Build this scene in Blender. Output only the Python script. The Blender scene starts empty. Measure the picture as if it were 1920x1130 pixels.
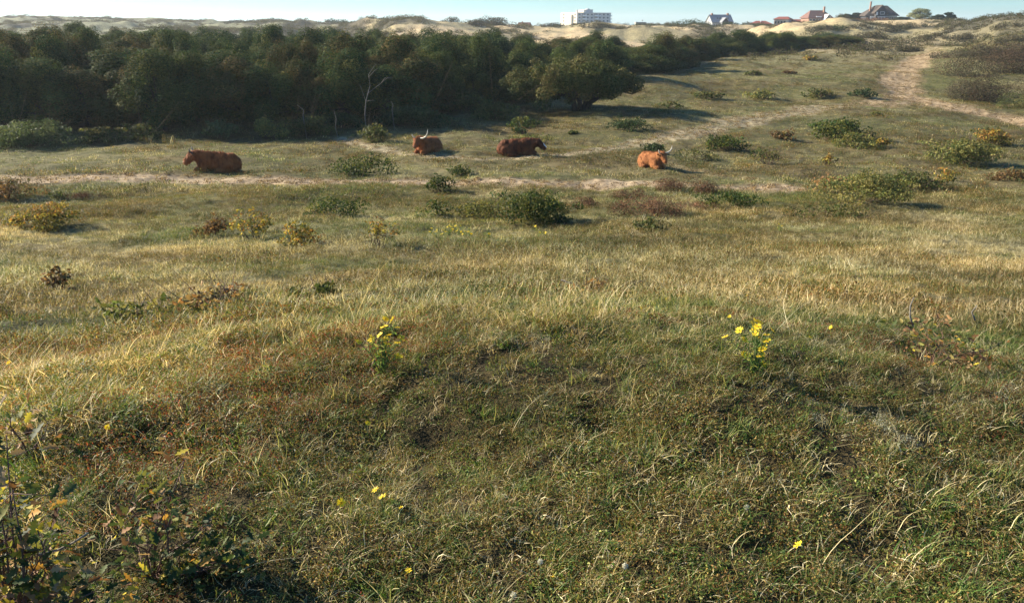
import bpy, math, random
import numpy as np
from mathutils import Vector, Matrix, Euler

# ------------------------------------------------------------------ camera, sky, sun, exposure
CZ = 8.0                                   # eye height above the datum of the dune valley
F = 1507.0; PITCH = math.radians(19.04)    # focal length in photo pixels, downward pitch
cp, sp = math.cos(PITCH), math.sin(PITCH)
scene = bpy.context.scene
C = scene.collection
cd = bpy.data.cameras.new('camera'); cam = bpy.data.objects.new('camera', cd); C.objects.link(cam)
cd.sensor_width = 36; cd.lens = 36 * F / 1920; cd.clip_start = 0.05; cd.clip_end = 9000
cam.location = (0, 0, CZ); cam.rotation_euler = (math.pi/2 - PITCH, 0, 0)
scene.camera = cam
SUN_AZ, SUN_EL = math.radians(-66), math.radians(24)
sdir = Vector((math.sin(SUN_AZ)*math.cos(SUN_EL), math.cos(SUN_AZ)*math.cos(SUN_EL), math.sin(SUN_EL)))
w = bpy.data.worlds.new('World'); scene.world = w; w.use_nodes = True
nt = w.node_tree; bg = nt.nodes['Background']
sky = nt.nodes.new('ShaderNodeTexSky'); sky.sky_type = 'NISHITA'; sky.sun_disc = False
sky.sun_elevation = SUN_EL; sky.sun_rotation = SUN_AZ; sky.air_density = 1.0; sky.dust_density = 0.3; sky.ozone_density = 4.0
tn = nt.nodes.new('ShaderNodeMix'); tn.data_type = 'RGBA'; tn.blend_type = 'MULTIPLY'; tn.inputs[0].default_value = 1; tn.inputs[7].default_value = (.60, .97, 1.22, 1)
nt.links.new(sky.outputs[0], tn.inputs[6]); nt.links.new(tn.outputs[2], bg.inputs[0]); bg.inputs[1].default_value = 0.057
sl = bpy.data.lights.new('sun', 'SUN'); sl.energy = 5.0; sl.angle = math.radians(0.5); sl.color = (1.0, 0.88, 0.70)
so = bpy.data.objects.new('sun', sl); C.objects.link(so)
so.rotation_euler = sdir.to_track_quat('Z', 'Y').to_euler(); so.location = (-40, 20, 60)
scene.view_settings.view_transform = 'Standard'; scene.view_settings.look = 'None'
scene.view_settings.exposure = 1.5; scene.view_settings.gamma = 1
scene.cycles.max_bounces = 6; scene.cycles.diffuse_bounces = 3; scene.cycles.volume_bounces = 1
scene.cycles.transparent_max_bounces = 8

# ------------------------------------------------------------------ numbers
def vhash(ix, iy, s):
    h = (ix.astype(np.int64)*374761393 + iy.astype(np.int64)*668265263 + s*1442695041) & 0xffffffff
    h = ((h ^ (h >> 13))*1274126177) & 0xffffffff
    h = ((h ^ (h >> 16))*2246822519) & 0xffffffff
    return ((h ^ (h >> 15)) & 0xffffff)/float(0xffffff)
def vnoise(x, y, s=0):
    x = np.asarray(x, float); y = np.asarray(y, float)
    ix = np.floor(x); iy = np.floor(y); fx = x-ix; fy = y-iy
    fx = fx*fx*(3-2*fx); fy = fy*fy*(3-2*fy)
    a = vhash(ix, iy, s); b = vhash(ix+1, iy, s); c = vhash(ix, iy+1, s); d = vhash(ix+1, iy+1, s)
    return (a*(1-fx)+b*fx)*(1-fy)+(c*(1-fx)+d*fx)*fy
def fbm(x, y, s=0, o=4):
    t = 0; a = .5; n = 0
    for k in range(o):
        t = t + a*vnoise(x*2**k+17.3*k, y*2**k-9.1*k, s+k*7); n += a; a *= .5
    return t/n
def sst(a, b, v):
    t = np.clip((v-a)/(b-a), 0, 1); return t*t*(3-2*t)
def YV(py):
    return F*cp+(565-py)*sp, -F*sp+(565-py)*cp
def zpx(y, py): Y, V = YV(py); return CZ + y*V/Y
def xpx(y, px, py=300): Y, V = YV(py); return y*(px-960)/Y
def uh(px): return (px-960)/1594.0

# ------------------------------------------------------------------ terrain: read as forward distance -> picture row, per bearing
COLS = {
 -500: [(1,1130,-2.0),(3,0,-2.0),(6,650),(9,585),(12,535),(15,492),(19,452),(23,417),(27,381),(30,356),(33,336),(38,310),(43,288),(48,272),(60,0,-6.1),(110,0,-5.6),(170,0,-5)],
 0:   [(1,0,-1.62),(2,0,-1.58),(3,760),(4.5,690),(6.5,635),(9,577),(12,530),(15,490),(19,450),(23,415),(27,380),(30,355),(33,336),(38,310),(43,287),(48,271),(60,0,-6.1),(110,0,-5.6),(170,0,-5)],
 450: [(1,0,-1.56),(2,0,-1.55),(3.2,0,-1.55),(4.4,630),(6.2,596),(8.5,556),(11,520),(14,488),(18,450),(22,416),(26,383),(30,350),(33,334),(38,309),(43,288),(48,270),(60,0,-6.1),(110,0,-5.6),(170,0,-5)],
 960: [(1,0,-1.55),(2,0,-1.55),(3.3,0,-1.5),(4.4,585),(6,572),(8,545),(11,515),(14,487),(18,450),(22,415),(26,382),(30,350),(33,332),(38,306),(43,289),(50,255),(58,226),(70,0,-6.2),(110,0,-5.8),(170,0,-5)],
 1220:[(1,0,-1.55),(2,0,-1.53),(3.4,0,-1.5),(4.6,587),(6,574),(8,545),(11,513),(14,485),(18,448),(22,413),(26,381),(30,352),(33,334),(38,309),(43,288),(50,250),(60,212),(75,172),(88,143),(100,0,-5.8),(125,0,-6),(170,0,-5)],
 1400:[(1,0,-1.55),(2,0,-1.53),(3.4,0,-1.5),(4.6,592),(6,577),(8,545),(11,511),(14,482),(18,445),(22,411),(26,381),(30,354),(33,336),(38,312),(43,288),(50,254),(60,218),(75,182),(90,150),(105,120),(120,100),(145,0,-5.2),(170,0,-4.8)],
 1550:[(1,0,-1.55),(2,0,-1.53),(3.4,0,-1.5),(4.6,605),(6,585),(8,548),(11,510),(14,480),(18,443),(22,409),(26,381),(30,354),(34,332),(38,312),(43,290),(50,258),(60,222),(75,188),(90,155),(105,128),(125,104),(150,88),(185,74)],
 1700:[(1,0,-1.55),(2,0,-1.53),(3.4,0,-1.52),(4.8,625),(6.3,595),(8.5,550),(11,515),(14,480),(18,442),(22,408),(26,380),(30,354),(34,331),(38,311),(43,288),(50,255),(58,228),(68,202),(82,176),(97,148),(115,120),(140,95),(170,75)],
 1920:[(1,0,-1.55),(2,0,-1.53),(3.4,0,-1.55),(4.6,665),(6.3,605),(9,555),(12,515),(16,468),(20,432),(25,392),(30,360),(36,330),(42,300),(50,264),(58,240),(68,214),(80,180),(95,142),(115,103),(140,62),(160,40)],
 2500:[(1,0,-1.55),(2,0,-1.53),(3.4,0,-1.65),(6.3,640),(9,570),(12,525),(16,475),(20,435),(25,392),(30,360),(36,325),(42,292),(50,250),(58,220),(68,190),(80,155),(95,115),(115,75),(140,40),(160,20)],
}
LY = np.log(np.geomspace(0.6, 200, 160))
cu = []; ctab = []
for px in sorted(COLS):
    pts = COLS[px]; ly = [math.log(p[0]) for p in pts]
    zz = [(CZ+p[2]) if len(p) == 3 else zpx(p[0], p[1]) for p in pts]
    if len(pts[0]) == 3: zz[0] = CZ+pts[0][2]
    t = np.interp(LY, ly, zz)
    k = np.array([1, 2, 3, 2, 1.]); k /= k.sum()
    t = np.convolve(np.pad(t, 2, mode='edge'), k, 'valid')
    cu.append(uh(px)); ctab.append(t)
cu = np.array(cu); ctab = np.array(ctab)
SKY = [(-400,36),(0,34),(60,30),(100,30),(180,34),(300,34),(350,40),(480,41),(520,38),(560,42),(620,44),(685,45),(705,40),(740,35),(790,34),(820,41),(870,43),(900,43),(960,47),(1000,49),(1060,50),(1115,42),(1140,43),(1180,48),(1250,48),(1290,50),(1340,53),(1420,52),(1480,46),(1530,42),(1600,40),(1700,39),(1750,38),(1830,39),(1860,33),(1900,29),(1940,29),(2500,25)]
RID = [(-400,600),(600,580),(690,430),(740,290),(850,290),(950,330),(1100,300),(1250,330),(1400,380),(1600,350),(1750,300),(1830,215),(1870,175),(1920,168),(2500,165)]
Y0 = [(-400,170),(1300,170),(1500,165),(1600,150),(1750,140),(1830,115),(1920,112),(2500,110)]
def tabz(u, y):
    ly = np.clip(np.log(np.maximum(y, .6)), LY[0], LY[-1])
    f = (ly-LY[0])/(LY[1]-LY[0]); i = np.clip(np.floor(f).astype(int), 0, len(LY)-2); f = f-i
    uu = np.clip(u, cu[0], cu[-1]); j = np.clip(np.searchsorted(cu, uu, side='right')-1, 0, len(cu)-2)
    g = (uu-cu[j])/(cu[j+1]-cu[j]); g = g*g*(3-2*g)
    def row(j): return ctab[j, i]*(1-f)+ctab[j, i+1]*f
    return row(j)*(1-g)+row(j+1)*g
def height(x, y):
    x = np.asarray(x, float); y = np.asarray(y, float)
    yy = np.maximum(y, 0.8)
    u = np.clip(x/yy, -1.6, 1.6)
    z = tabz(u, yy)
    P = 960+1594*u
    r = np.interp(P, [a for a, b in RID], [b for a, b in RID])
    y0 = np.interp(P, [a for a, b in Y0], [b for a, b in Y0])
    s = np.interp(P, [a for a, b in SKY], [b for a, b in SKY])
    Y, V = YV(s); zr = CZ + r*V/Y
    z0 = tabz(u, y0)
    t = np.clip((yy-y0)/(r-y0), 0, 1)
    rough = (fbm(x*.035, y*.035, 5, 4)-.5)*12 + (fbm(x*.13, y*.13, 9, 3)-.5)*4.5
    zf = z0+(zr-z0)*(t**.85) + rough*np.sin(np.pi*np.clip(t, 0, 1))*.75*np.clip((r-y0)/200, .25, 1)
    ty = np.clip((yy-r)/90, 0, 1); zf = zf - (5+ (fbm(x*.01, y*.01, 2, 2))*2)*ty*ty*(3-2*ty) - np.clip(yy-r-100, 0, 3000)*.003
    b = sst(-10, 10, yy-y0)
    z = z*(1-b)+zf*b
    n = (fbm(x*2.2, y*2.2, 21, 3)-.5)*.17*sst(.5, 3, yy)*sst(60, 12, yy)
    n = n + (fbm(x*.3, y*.3, 31, 4)-.5)*.5*sst(9, 26, yy)*sst(500, 60, yy)
    n = n + (fbm(x*.09, y*.09, 41, 3)-.5)*1.2*sst(40, 90, yy)*(1-b)
    return z+n
def hz(x, y): return float(height(np.array([x]), np.array([y]))[0])
RY = np.geomspace(1.4, 700, 5000)
def P(px, py):
    "the point of the ground seen at a place of the photograph"
    Y, V = YV(py); xs = RY*(px-960)/Y; zs = CZ+RY*V/Y
    g = height(xs, RY); k = np.argmax(zs <= g)
    if zs[k] > g[k]: k = len(RY)-1
    return Vector((xs[k], RY[k], g[k]))
def PD(px, y, py=45):
    x = xpx(y, px, py); return Vector((x, y, hz(x, y)))

# ------------------------------------------------------------------ tracks
def track(pts): 
    return np.array([P(*q)[:2] for q in pts])
TR = [
 (track([(-160,332),(60,334),(200,330),(400,337),(640,341),(850,344),(1000,345),(1200,345),(1330,349),(1460,353)]), 1.15, 1.0),
 (track([(640,262),(700,275),(780,290),(900,298),(1000,294),(1120,281),(1200,270)]), .7, .62),
 (track([(1200,270),(1300,247),(1400,225),(1500,208),(1600,196),(1690,190)]), 1.35, .68),
 (track([(2000,240),(1900,222),(1820,209),(1740,193),(1700,180),(1680,160),(1695,135),(1718,115),(1745,99)]), 2.1, 1.0),
 (track([(1640,196),(1700,190),(1750,196)]), 2.2, .8),
 (track([(1745,99),(1750,88)]), 1.2, .4),
 (track([(1245,308),(1330,325),(1420,340),(1500,352)]), .5, .35),
 (track([(1235,140),(1300,122),(1400,103)]), 1.6, .5),
]
def pathmask(x, y, which=False):
    x = np.asarray(x, float); y = np.asarray(y, float)
    wob = (fbm(x*.5, y*.5, 77, 4)-.5); wob2 = (fbm(x*2.6, y*2.6, 78, 3)-.5)
    m = np.zeros(x.shape); kind = np.zeros(x.shape)
    for ti, (pts, hw, st) in enumerate(TR):
        d = np.full(x.shape, 1e9)
        for a, b in zip(pts[:-1], pts[1:]):
            ab = b-a; L = (ab**2).sum()+1e-9
            t = np.clip(((x-a[0])*ab[0]+(y-a[1])*ab[1])/L, 0, 1)
            d = np.minimum(d, np.hypot(x-a[0]-t*ab[0], y-a[1]-t*ab[1]))
        v = sst(1.2, .55, d/hw + wob*1.15 + wob2*.7)*st
        kind = np.where(v > m, ti, kind); m = np.maximum(m, v)
    return (m, kind) if which else m

# ------------------------------------------------------------------ what grows where
def cover(x, y):
    "shares of straw, green, brown, sand, dark heath and path on the ground"
    x = np.asarray(x, float); y = np.asarray(y, float)
    Pp = 960+1594*np.clip(x/np.maximum(y, .8), -1.6, 1.6)
    n1 = fbm(x*.22, y*.3, 3, 4); n2 = fbm(x*.9, y*1.1, 13, 4); n3 = fbm(x*.06, y*.06, 23, 3); n4 = fbm(x*3.1, y*3.3, 33, 3)
    midz = sst(5, 7, y)*sst(27, 20, y)
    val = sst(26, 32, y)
    right = sst(700, 1500, Pp)
    straw = .10+ midz*(.22+.34*right) + .14*val + (n1-.5)*1.7*(1-.5*val) + (n2-.5)*1.0
    brown = .12+ .14*sst(6, 4, y) + (fbm(x*.3+40, y*.4, 43, 4)-.43)*2.0 + (n4-.5)*.5
    straw = np.clip(straw, 0, 1); brown = np.clip(brown, 0, .75)
    green = np.clip(1.0-straw-brown, .05, 1)
    s = straw+brown+green; straw /= s; brown /= s; green /= s
    # bare sand on the far dunes
    cen = sst(640, 760, Pp)*sst(1345, 1270, Pp)*sst(150, 190, y)
    sand = cen*sst(.45, .66, fbm(x*.05, y*.022, 51, 5)+.05*sst(700, 1100, Pp))*sst(560, 400, y)
    hill = sst(1300, 1400, Pp)*sst(1840, 1700, Pp)*sst(150, 215, y)
    hill2 = sst(1400, 1500, Pp)*sst(1840, 1700, Pp)*sst(115, 150, y)*.5
    sand = np.maximum(sand, np.maximum(hill, hill2)*sst(.40, .62, fbm(x*.05+9, y*.02, 61, 4))*.8)
    heath = sst(.45, .55, fbm(x*.07+3, y*.03, 71, 5))*sst(100, 170, y)
    heath = np.maximum(heath, sst(1640, 1800, Pp)*sst(75, 100, y)*sst(.46, .64, fbm(x*.09, y*.05, 81, 4))*.6)
    verge = sst(.55, .2, np.abs(Pp-1775)/75)*sst(82, 92, y)*sst(140, 120, y)
    straw = straw*(1-verge); brown = brown*(1-verge); green = green*(1-verge)+verge; heath = heath*(1-verge)
    heath = heath*(1-.6*sand)
    return dict(straw=straw, brown=brown, green=green, sand=sand, heath=heath, path=pathmask(x, y), n4=n4, n3=n3, Pp=Pp, val=val)

# ------------------------------------------------------------------ mesh helpers
def tag(o, label=None, cat=None, group=None, kind=None):
    if label: o['label'] = label
    if cat: o['category'] = cat
    if group: o['group'] = group
    if kind: o['kind'] = kind
    return o
def mesh_np(name, V, polys, col=None, smooth=False, mats=(), extra=None):
    me = bpy.data.meshes.new(name)
    V = np.asarray(V, np.float32).reshape(-1, 3)
    me.vertices.add(len(V)); me.vertices.foreach_set('co', V.ravel())
    polys = [np.asarray(p, np.int32) for p in polys if len(p)]
    nl = sum(p.size for p in polys); npoly = sum(len(p) for p in polys)
    if npoly:
        me.loops.add(nl); me.polygons.add(npoly)
        me.loops.foreach_set('vertex_index', np.concatenate([p.ravel() for p in polys]))
        tot = np.concatenate([np.full(len(p), p.shape[1], np.int32) for p in polys])
        me.polygons.foreach_set('loop_start', np.concatenate([[0], np.cumsum(tot)[:-1]]).astype(np.int32))
        me.polygons.foreach_set('loop_total', tot)
        me.polygons.foreach_set('use_smooth', np.full(npoly, smooth))
    me.update(calc_edges=True)
    if col is not None:
        a = me.attributes.new('lc', 'FLOAT_COLOR', 'POINT')
        a.data.foreach_set('color', np.concatenate([np.asarray(col, np.float32), np.ones((len(V), 1), np.float32)], 1).ravel())
    for m in mats: me.materials.append(m)
    return me
def put(name, me, parent=None, loc=None, rot=None):
    o = bpy.data.objects.new(name, me); C.objects.link(o)
    if parent is not None: o.parent = parent
    if loc is not None: o.location = loc
    if rot is not None: o.rotation_euler = rot
    return o
def root(name, loc, label, cat, group=None, rz=0):
    o = bpy.data.objects.new(name, None); C.objects.link(o); o.location = loc; o.rotation_euler = (0, 0, rz)
    o.empty_display_size = .2
    return tag(o, label, cat, group)
class MB:
    def __init__(s): s.v = []; s.f4 = []; s.f3 = []; s.fn = []; s.n = 0; s.c = []
    def add(s, V, F4=(), F3=(), FN=(), col=None):
        V = np.asarray(V, float).reshape(-1, 3)
        s.v.append(V)
        s.f4 += [[i+s.n for i in f] for f in F4]; s.f3 += [[i+s.n for i in f] for f in F3]; s.fn += [[i+s.n for i in f] for f in FN]
        s.c.append(np.tile(np.array(col if col is not None else (.5, .5, .5)), (len(V), 1)) if np.ndim(col) < 2 else np.asarray(col))
        s.n += len(V)
    def box(s, x0, x1, y0, y1, z0, z1, col=None):
        s.add([(x, y, z) for z in (z0, z1) for x, y in ((x0, y0), (x1, y0), (x1, y1), (x0, y1))],
              [(3, 2, 1, 0), (4, 5, 6, 7), (0, 1, 5, 4), (1, 2, 6, 5), (2, 3, 7, 6), (3, 0, 4, 7)], col=col)
    def tube(s, pts, rad, n=6, col=None):
        pts = [Vector(p) for p in pts]; V = []; base = None
        for i, p in enumerate(pts):
            d = (pts[min(i+1, len(pts)-1)]-pts[max(i-1, 0)]).normalized()
            if base is None:
                base = d.orthogonal().normalized()
            a = (base-d*base.dot(d)).normalized(); base = a; b = d.cross(a)
            for k in range(n):
                t = 2*math.pi*k/n
                V.append(tuple(p+(a*math.cos(t)+b*math.sin(t))*rad[i]))
        F4 = [(i*n+k, i*n+(k+1) % n, (i+1)*n+(k+1) % n, (i+1)*n+k) for i in range(len(pts)-1) for k in range(n)]
        s.add(V, F4, FN=[tuple(range(n))[::-1], tuple(range((len(pts)-1)*n, len(pts)*n))], col=col)
    def mesh(s, name, mats, smooth=False):
        me = bpy.data.meshes.new(name)
        me.from_pydata(np.concatenate(s.v).tolist(), [], s.f4+s.f3+[tuple(f) for f in s.fn]); me.update()
        a = me.attributes.new('lc', 'FLOAT_COLOR', 'POINT')
        c = np.concatenate(s.c); a.data.foreach_set('color', np.concatenate([c, np.ones((len(c), 1))], 1).astype(np.float32).ravel())
        if smooth: me.polygons.foreach_set('use_smooth', np.full(len(me.polygons), True))
        for m in mats: me.materials.append(m)
        return me
    def build(s, name, mats, parent=None, smooth=False, loc=None, rot=None): return put(name, s.mesh(name, mats, smooth), parent, loc, rot)

# ------------------------------------------------------------------ materials
def mat(name):
    m = bpy.data.materials.new(name); m.use_nodes = True
    return m, m.node_tree, m.node_tree.nodes['Principled BSDF']
def noise(n, scale, detail=3, rough=.55, vec=None):
    t = n.nodes.new('ShaderNodeTexNoise'); t.inputs['Scale'].default_value = scale; t.inputs['Detail'].default_value = detail; t.inputs['Roughness'].default_value = rough
    if vec: n.links.new(vec, t.inputs['Vector'])
    return t
def math_(n, op, a, b=None):
    m = n.nodes.new('ShaderNodeMath'); m.operation = op
    for i, v in enumerate((a, b)):
        if v is None: continue
        if isinstance(v, (int, float)): m.inputs[i].default_value = v
        else: n.links.new(v, m.inputs[i])
    return m.outputs[0]
def maprange(n, v, a, b, c, d):
    m = n.nodes.new('ShaderNodeMapRange'); n.links.new(v, m.inputs[0])
    for i, q in enumerate((a, b, c, d)): m.inputs[1+i].default_value = q
    return m.outputs[0]
def vmul(n, a, b):
    m = n.nodes.new('ShaderNodeVectorMath'); m.operation = 'MULTIPLY' if True else ''
    n.links.new(a, m.inputs[0])
    if isinstance(b, tuple): m.inputs[1].default_value = b
    else: n.links.new(b, m.inputs[1])
    return m.outputs[0]
def leaf_material(name, trans=.35, rough=.55, inst=False, spec=.35):
    m, n, b = mat(name)
    a = n.nodes.new('ShaderNodeAttribute'); a.attribute_name = 'lc'
    colr = a.outputs['Color']
    if inst:
        t = n.nodes.new('ShaderNodeAttribute'); t.attribute_type = 'INSTANCER'; t.attribute_name = 'tint'
        colr = vmul(n, colr, t.outputs['Vector'])
    n.links.new(colr, b.inputs['Base Color']); b.inputs['Roughness'].default_value = rough
    b.inputs['Specular IOR Level'].default_value = spec
    tr = n.nodes.new('ShaderNodeBsdfTranslucent'); n.links.new(vmul(n, colr, (1.25, 1.2, .8)), tr.inputs['Color'])
    mx = n.nodes.new('ShaderNodeMixShader'); mx.inputs[0].default_value = trans
    n.links.new(b.outputs[0], mx.inputs[1]); n.links.new(tr.outputs[0], mx.inputs[2])
    n.links.new(mx.outputs[0], n.nodes['Material Output'].inputs['Surface'])
    return m
TREELEAF = leaf_material('tree_leaf', .15, .65, False, .06)
LEAF = leaf_material('leaf', .32, .6, False, .12)
SCRUB = leaf_material('scrub_leaf', .10, .7, False, .08)
GRASS = leaf_material('grass_blade', .34, .5, True, .2)
PETAL = leaf_material('petal', .25, .6)
def solid(name, colr, rough=.8, var=.25, scale=6, spec=.3, bump=0, attr=False):
    m, n, b = mat(name)
    tc = n.nodes.new('ShaderNodeTexCoord'); t = noise(n, scale, 4, .6, tc.outputs['Object'])
    f = maprange(n, t.outputs['Fac'], .3, .7, 1-var, 1+var)
    cm = n.nodes.new('ShaderNodeCombineXYZ')
    for i in range(3): n.links.new(f, cm.inputs[i])
    if attr:
        a = n.nodes.new('ShaderNodeAttribute'); a.attribute_name = 'lc'; base = a.outputs['Color']
    else:
        rgb = n.nodes.new('ShaderNodeRGB'); rgb.outputs[0].default_value = (*colr, 1); base = rgb.outputs[0]
    n.links.new(vmul(n, base, cm.outputs[0]), b.inputs['Base Color'])
    b.inputs['Roughness'].default_value = rough; b.inputs['Specular IOR Level'].default_value = spec
    if bump:
        bp = n.nodes.new('ShaderNodeBump'); bp.inputs['Strength'].default_value = bump; bp.inputs['Distance'].default_value = .02
        n.links.new(t.outputs['Fac'], bp.inputs['Height']); n.links.new(bp.outputs[0], b.inputs['Normal'])
    return m
BARK = solid('bark', (.045, .038, .03), .9, .4, 9, .2, .4)
DEADWOOD = solid('dead_wood', (.21, .19, .16), .85, .3, 12, .2, .3)
TWIG = solid('twig', (.09, .05, .035), .8, .3, 20)

def ground_material():
    m, n, b = mat('dune_ground')
    a = n.nodes.new('ShaderNodeAttribute'); a.attribute_name = 'lc'
    tc = n.nodes.new('ShaderNodeTexCoord'); ob = tc.outputs['Object']
    k1 = noise(n, 2.3, 6, .65, ob); k2 = noise(n, .35, 5, .6, ob); k3 = noise(n, 18, 4, .7, ob)
    f = math_(n, 'MULTIPLY', maprange(n, k1.outputs['Fac'], .3, .7, .45, 1.55), maprange(n, k2.outputs['Fac'], .3, .7, .8, 1.2))
    f = math_(n, 'MULTIPLY', f, maprange(n, k3.outputs['Fac'], .3, .7, .6, 1.4))
    cm = n.nodes.new('ShaderNodeCombineXYZ')
    for i in range(3): n.links.new(f, cm.inputs[i])
    n.links.new(vmul(n, a.outputs['Color'], cm.outputs[0]), b.inputs['Base Color'])
    b.inputs['Roughness'].default_value = .95; b.inputs['Specular IOR Level'].default_value = .1
    bp = n.nodes.new('ShaderNodeBump'); bp.inputs['Strength'].default_value = .9; bp.inputs['Distance'].default_value = .12
    hh = math_(n, 'ADD', math_(n, 'MULTIPLY', k3.outputs['Fac'], .4), k1.outputs['Fac'])
    n.links.new(hh, bp.inputs['Height']); n.links.new(bp.outputs[0], b.inputs['Normal'])
    return m
GROUND = ground_material()

# ------------------------------------------------------------------ the ground and the tracks on it, one sheet
def build_ground():
    az = np.concatenate([np.radians(np.linspace(-180, -52, 40)[:-1]), np.radians(np.linspace(-52, -38, 60))[:-1], np.radians(np.linspace(-38, 38, 620)), np.radians(np.linspace(38, 52, 60))[1:], np.radians(np.linspace(52, 180, 40)[1:])])
    ds = np.geomspace(.7, 3200, 660)
    A, D = np.meshgrid(az, ds)
    X = D*np.sin(A); Yy = D*np.cos(A)
    Z = height(X, Yy)
    cv = cover(X, Yy)
    straw = np.array((.27, .235, .115)); green = np.array((.128, .125, .048)); brown = np.array((.125, .088, .036))
    col = cv['straw'][..., None]*straw+cv['green'][..., None]*green+cv['brown'][..., None]*brown
    col = col*(1+.5*(cv['n3'][..., None]-.5))
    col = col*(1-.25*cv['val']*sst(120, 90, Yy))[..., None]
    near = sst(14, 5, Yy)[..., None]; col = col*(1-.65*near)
    far = sst(90, 170, Yy)[..., None]
    farg = np.array((.28, .24, .13))*(1-sst(700, 500, cv['Pp'])[..., None]) + np.array((.20, .20, .115))*sst(700, 500, cv['Pp'])[..., None]
    col = col*(1-far)+farg*(.8+.5*cv['n4'][..., None])*far
    def mixin(c, k, q):
        k = k[..., None]; return c*(1-k)+np.array(q)*k
    col = mixin(col, cv['heath']*.9, (.075, .07, .05))
    col = mixin(col, cv['sand'], (.52, .40, .225))
    tk = pathmask(X, Yy, True)[1].astype(int); pc = np.array([(.35, .265, .165), (.42, .35, .23), (.41, .335, .21), (.34, .25, .145), (.34, .25, .145), (.34, .28, .15), (.40, .32, .18), (.46, .38, .25)])[[0, 1, 2, 3, 3, 4, 5, 6][:8]][np.clip(tk, 0, 7)]*(.6+.8*cv['n4'][..., None]); Z = Z-.05*cv['path']+(fbm(X*1.8, Yy*1.8, 19, 3)-.5)*.12*cv['path']
    k = (cv['path']*.95)[..., None]; col = col*(1-k)+pc*k
    n, mcol = A.shape
    V = np.stack([X, Yy, Z], -1).reshape(-1, 3)
    idx = np.arange(n*mcol).reshape(n, mcol)
    Q = np.stack([idx[:-1, :-1], idx[1:, :-1], idx[1:, 1:], idx[:-1, 1:]], -1).reshape(-1, 4)[:, ::-1]
    pm = cv['path'].reshape(-1)
    isp = pm[Q].mean(1) > .42
    colf = col.reshape(-1, 3)
    for nm, sel, lab in (('ground', ~isp, 'rolling dune ground of dry grass, moss and bare sand'), ('path', isp, 'sandy cattle tracks worn through the dune grass')):
        q = Q[sel]; us, inv = np.unique(q, return_inverse=True)
        vv = V[us]; cc = colf[us]; qq = inv.reshape(q.shape)
        tris = []
        if nm == 'ground':                       # close the centre under the viewer
            ring = idx[0]; loc = np.searchsorted(us, ring)
            vv = np.vstack([vv, [[0, 0, hz(0, 0)]]]); cc = np.vstack([cc, cc[:1]]); c0 = len(vv)-1
            tris = np.array([(loc[i], loc[i+1], c0) for i in range(len(ring)-1)])
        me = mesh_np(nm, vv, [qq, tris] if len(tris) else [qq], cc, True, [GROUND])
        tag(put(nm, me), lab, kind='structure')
build_ground()

# ------------------------------------------------------------------ leaves, trees, bushes
PAL = dict(
 green=[(.032,.06,.014),(.055,.085,.020),(.13,.13,.03)],
 dark=[(.028,.05,.018),(.04,.066,.024),(.06,.085,.03)],
 yellow=[(.34,.26,.05),(.20,.18,.045),(.09,.10,.03),(.30,.16,.04)],
 yellowgreen=[(.17,.17,.05),(.09,.115,.035),(.22,.19,.06)],
 rust=[(.20,.115,.045),(.14,.085,.04),(.11,.10,.04)],
 pale=[(.10,.13,.055),(.065,.095,.035),(.13,.15,.06)],
 olive=[(.09,.105,.03),(.06,.08,.022),(.15,.13,.045)],
 grey=[(.075,.07,.04),(.11,.09,.055),(.055,.058,.03)],
 heather=[(.20,.10,.055),(.15,.08,.045),(.13,.10,.05)],
 heathdark=[(.065,.05,.032),(.10,.065,.04),(.05,.05,.026)],
 tan=[(.36,.24,.10),(.28,.15,.06),(.14,.12,.05)],
 oak=[(.026,.050,.014),(.044,.074,.019),(.075,.098,.024),(.125,.12,.028)],
 oakbrown=[(.068,.070,.020),(.13,.095,.030),(.050,.072,.018)],
 willow=[(.22,.23,.12),(.16,.17,.08)],
 pine=[(.022,.036,.022),(.032,.045,.026)],
)
def leaves(pos, nrm, size, cols, rng, asp=.55, jit=.75):
    "one folded rhombic leaf per position; nrm steers which way its face looks"
    n = len(pos)
    r = rng.normal(size=(n, 3)); nn = nrm+r*jit; nn /= np.linalg.norm(nn, axis=1)[:, None]
    t = rng.normal(size=(n, 3)); t -= (t*nn).sum(1)[:, None]*nn; t /= np.linalg.norm(t, axis=1)[:, None]
    b = np.cross(nn, t); s = (size*rng.uniform(.6, 1.35, n))[:, None]
    V = np.stack([pos-t*s*.5, pos+b*s*.5*asp+nn*s*.1, pos+t*s*.5, pos-b*s*.5*asp+nn*s*.1], 1)
    col = np.repeat(cols, 4, 0)
    return V.reshape(-1, 3), np.arange(n*4).reshape(n, 4), col
def pick(pal, n, rng, clump=None):
    p = np.array(PAL[pal]); i = rng.integers(0, len(p), n)
    if clump is not None: i = np.where(rng.random(n) < .65, clump % len(p), i)
    return p[i]*rng.uniform(.75, 1.3, n)[:, None]
def shell(cent, rad, n, rng, fill=.35):
    "points of lobes: mostly on their skins, some inside"
    w_ = (rad.prod(1))**(2/3); k = rng.choice(len(cent), n, p=w_/w_.sum())
    d = rng.normal(size=(n, 3)); d /= np.linalg.norm(d, axis=1)[:, None]
    r = np.where(rng.random(n) < fill, rng.random(n)**.5, rng.uniform(.84, 1.12, n))
    return cent[k]+d*rad[k]*r[:, None], d, k
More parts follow.
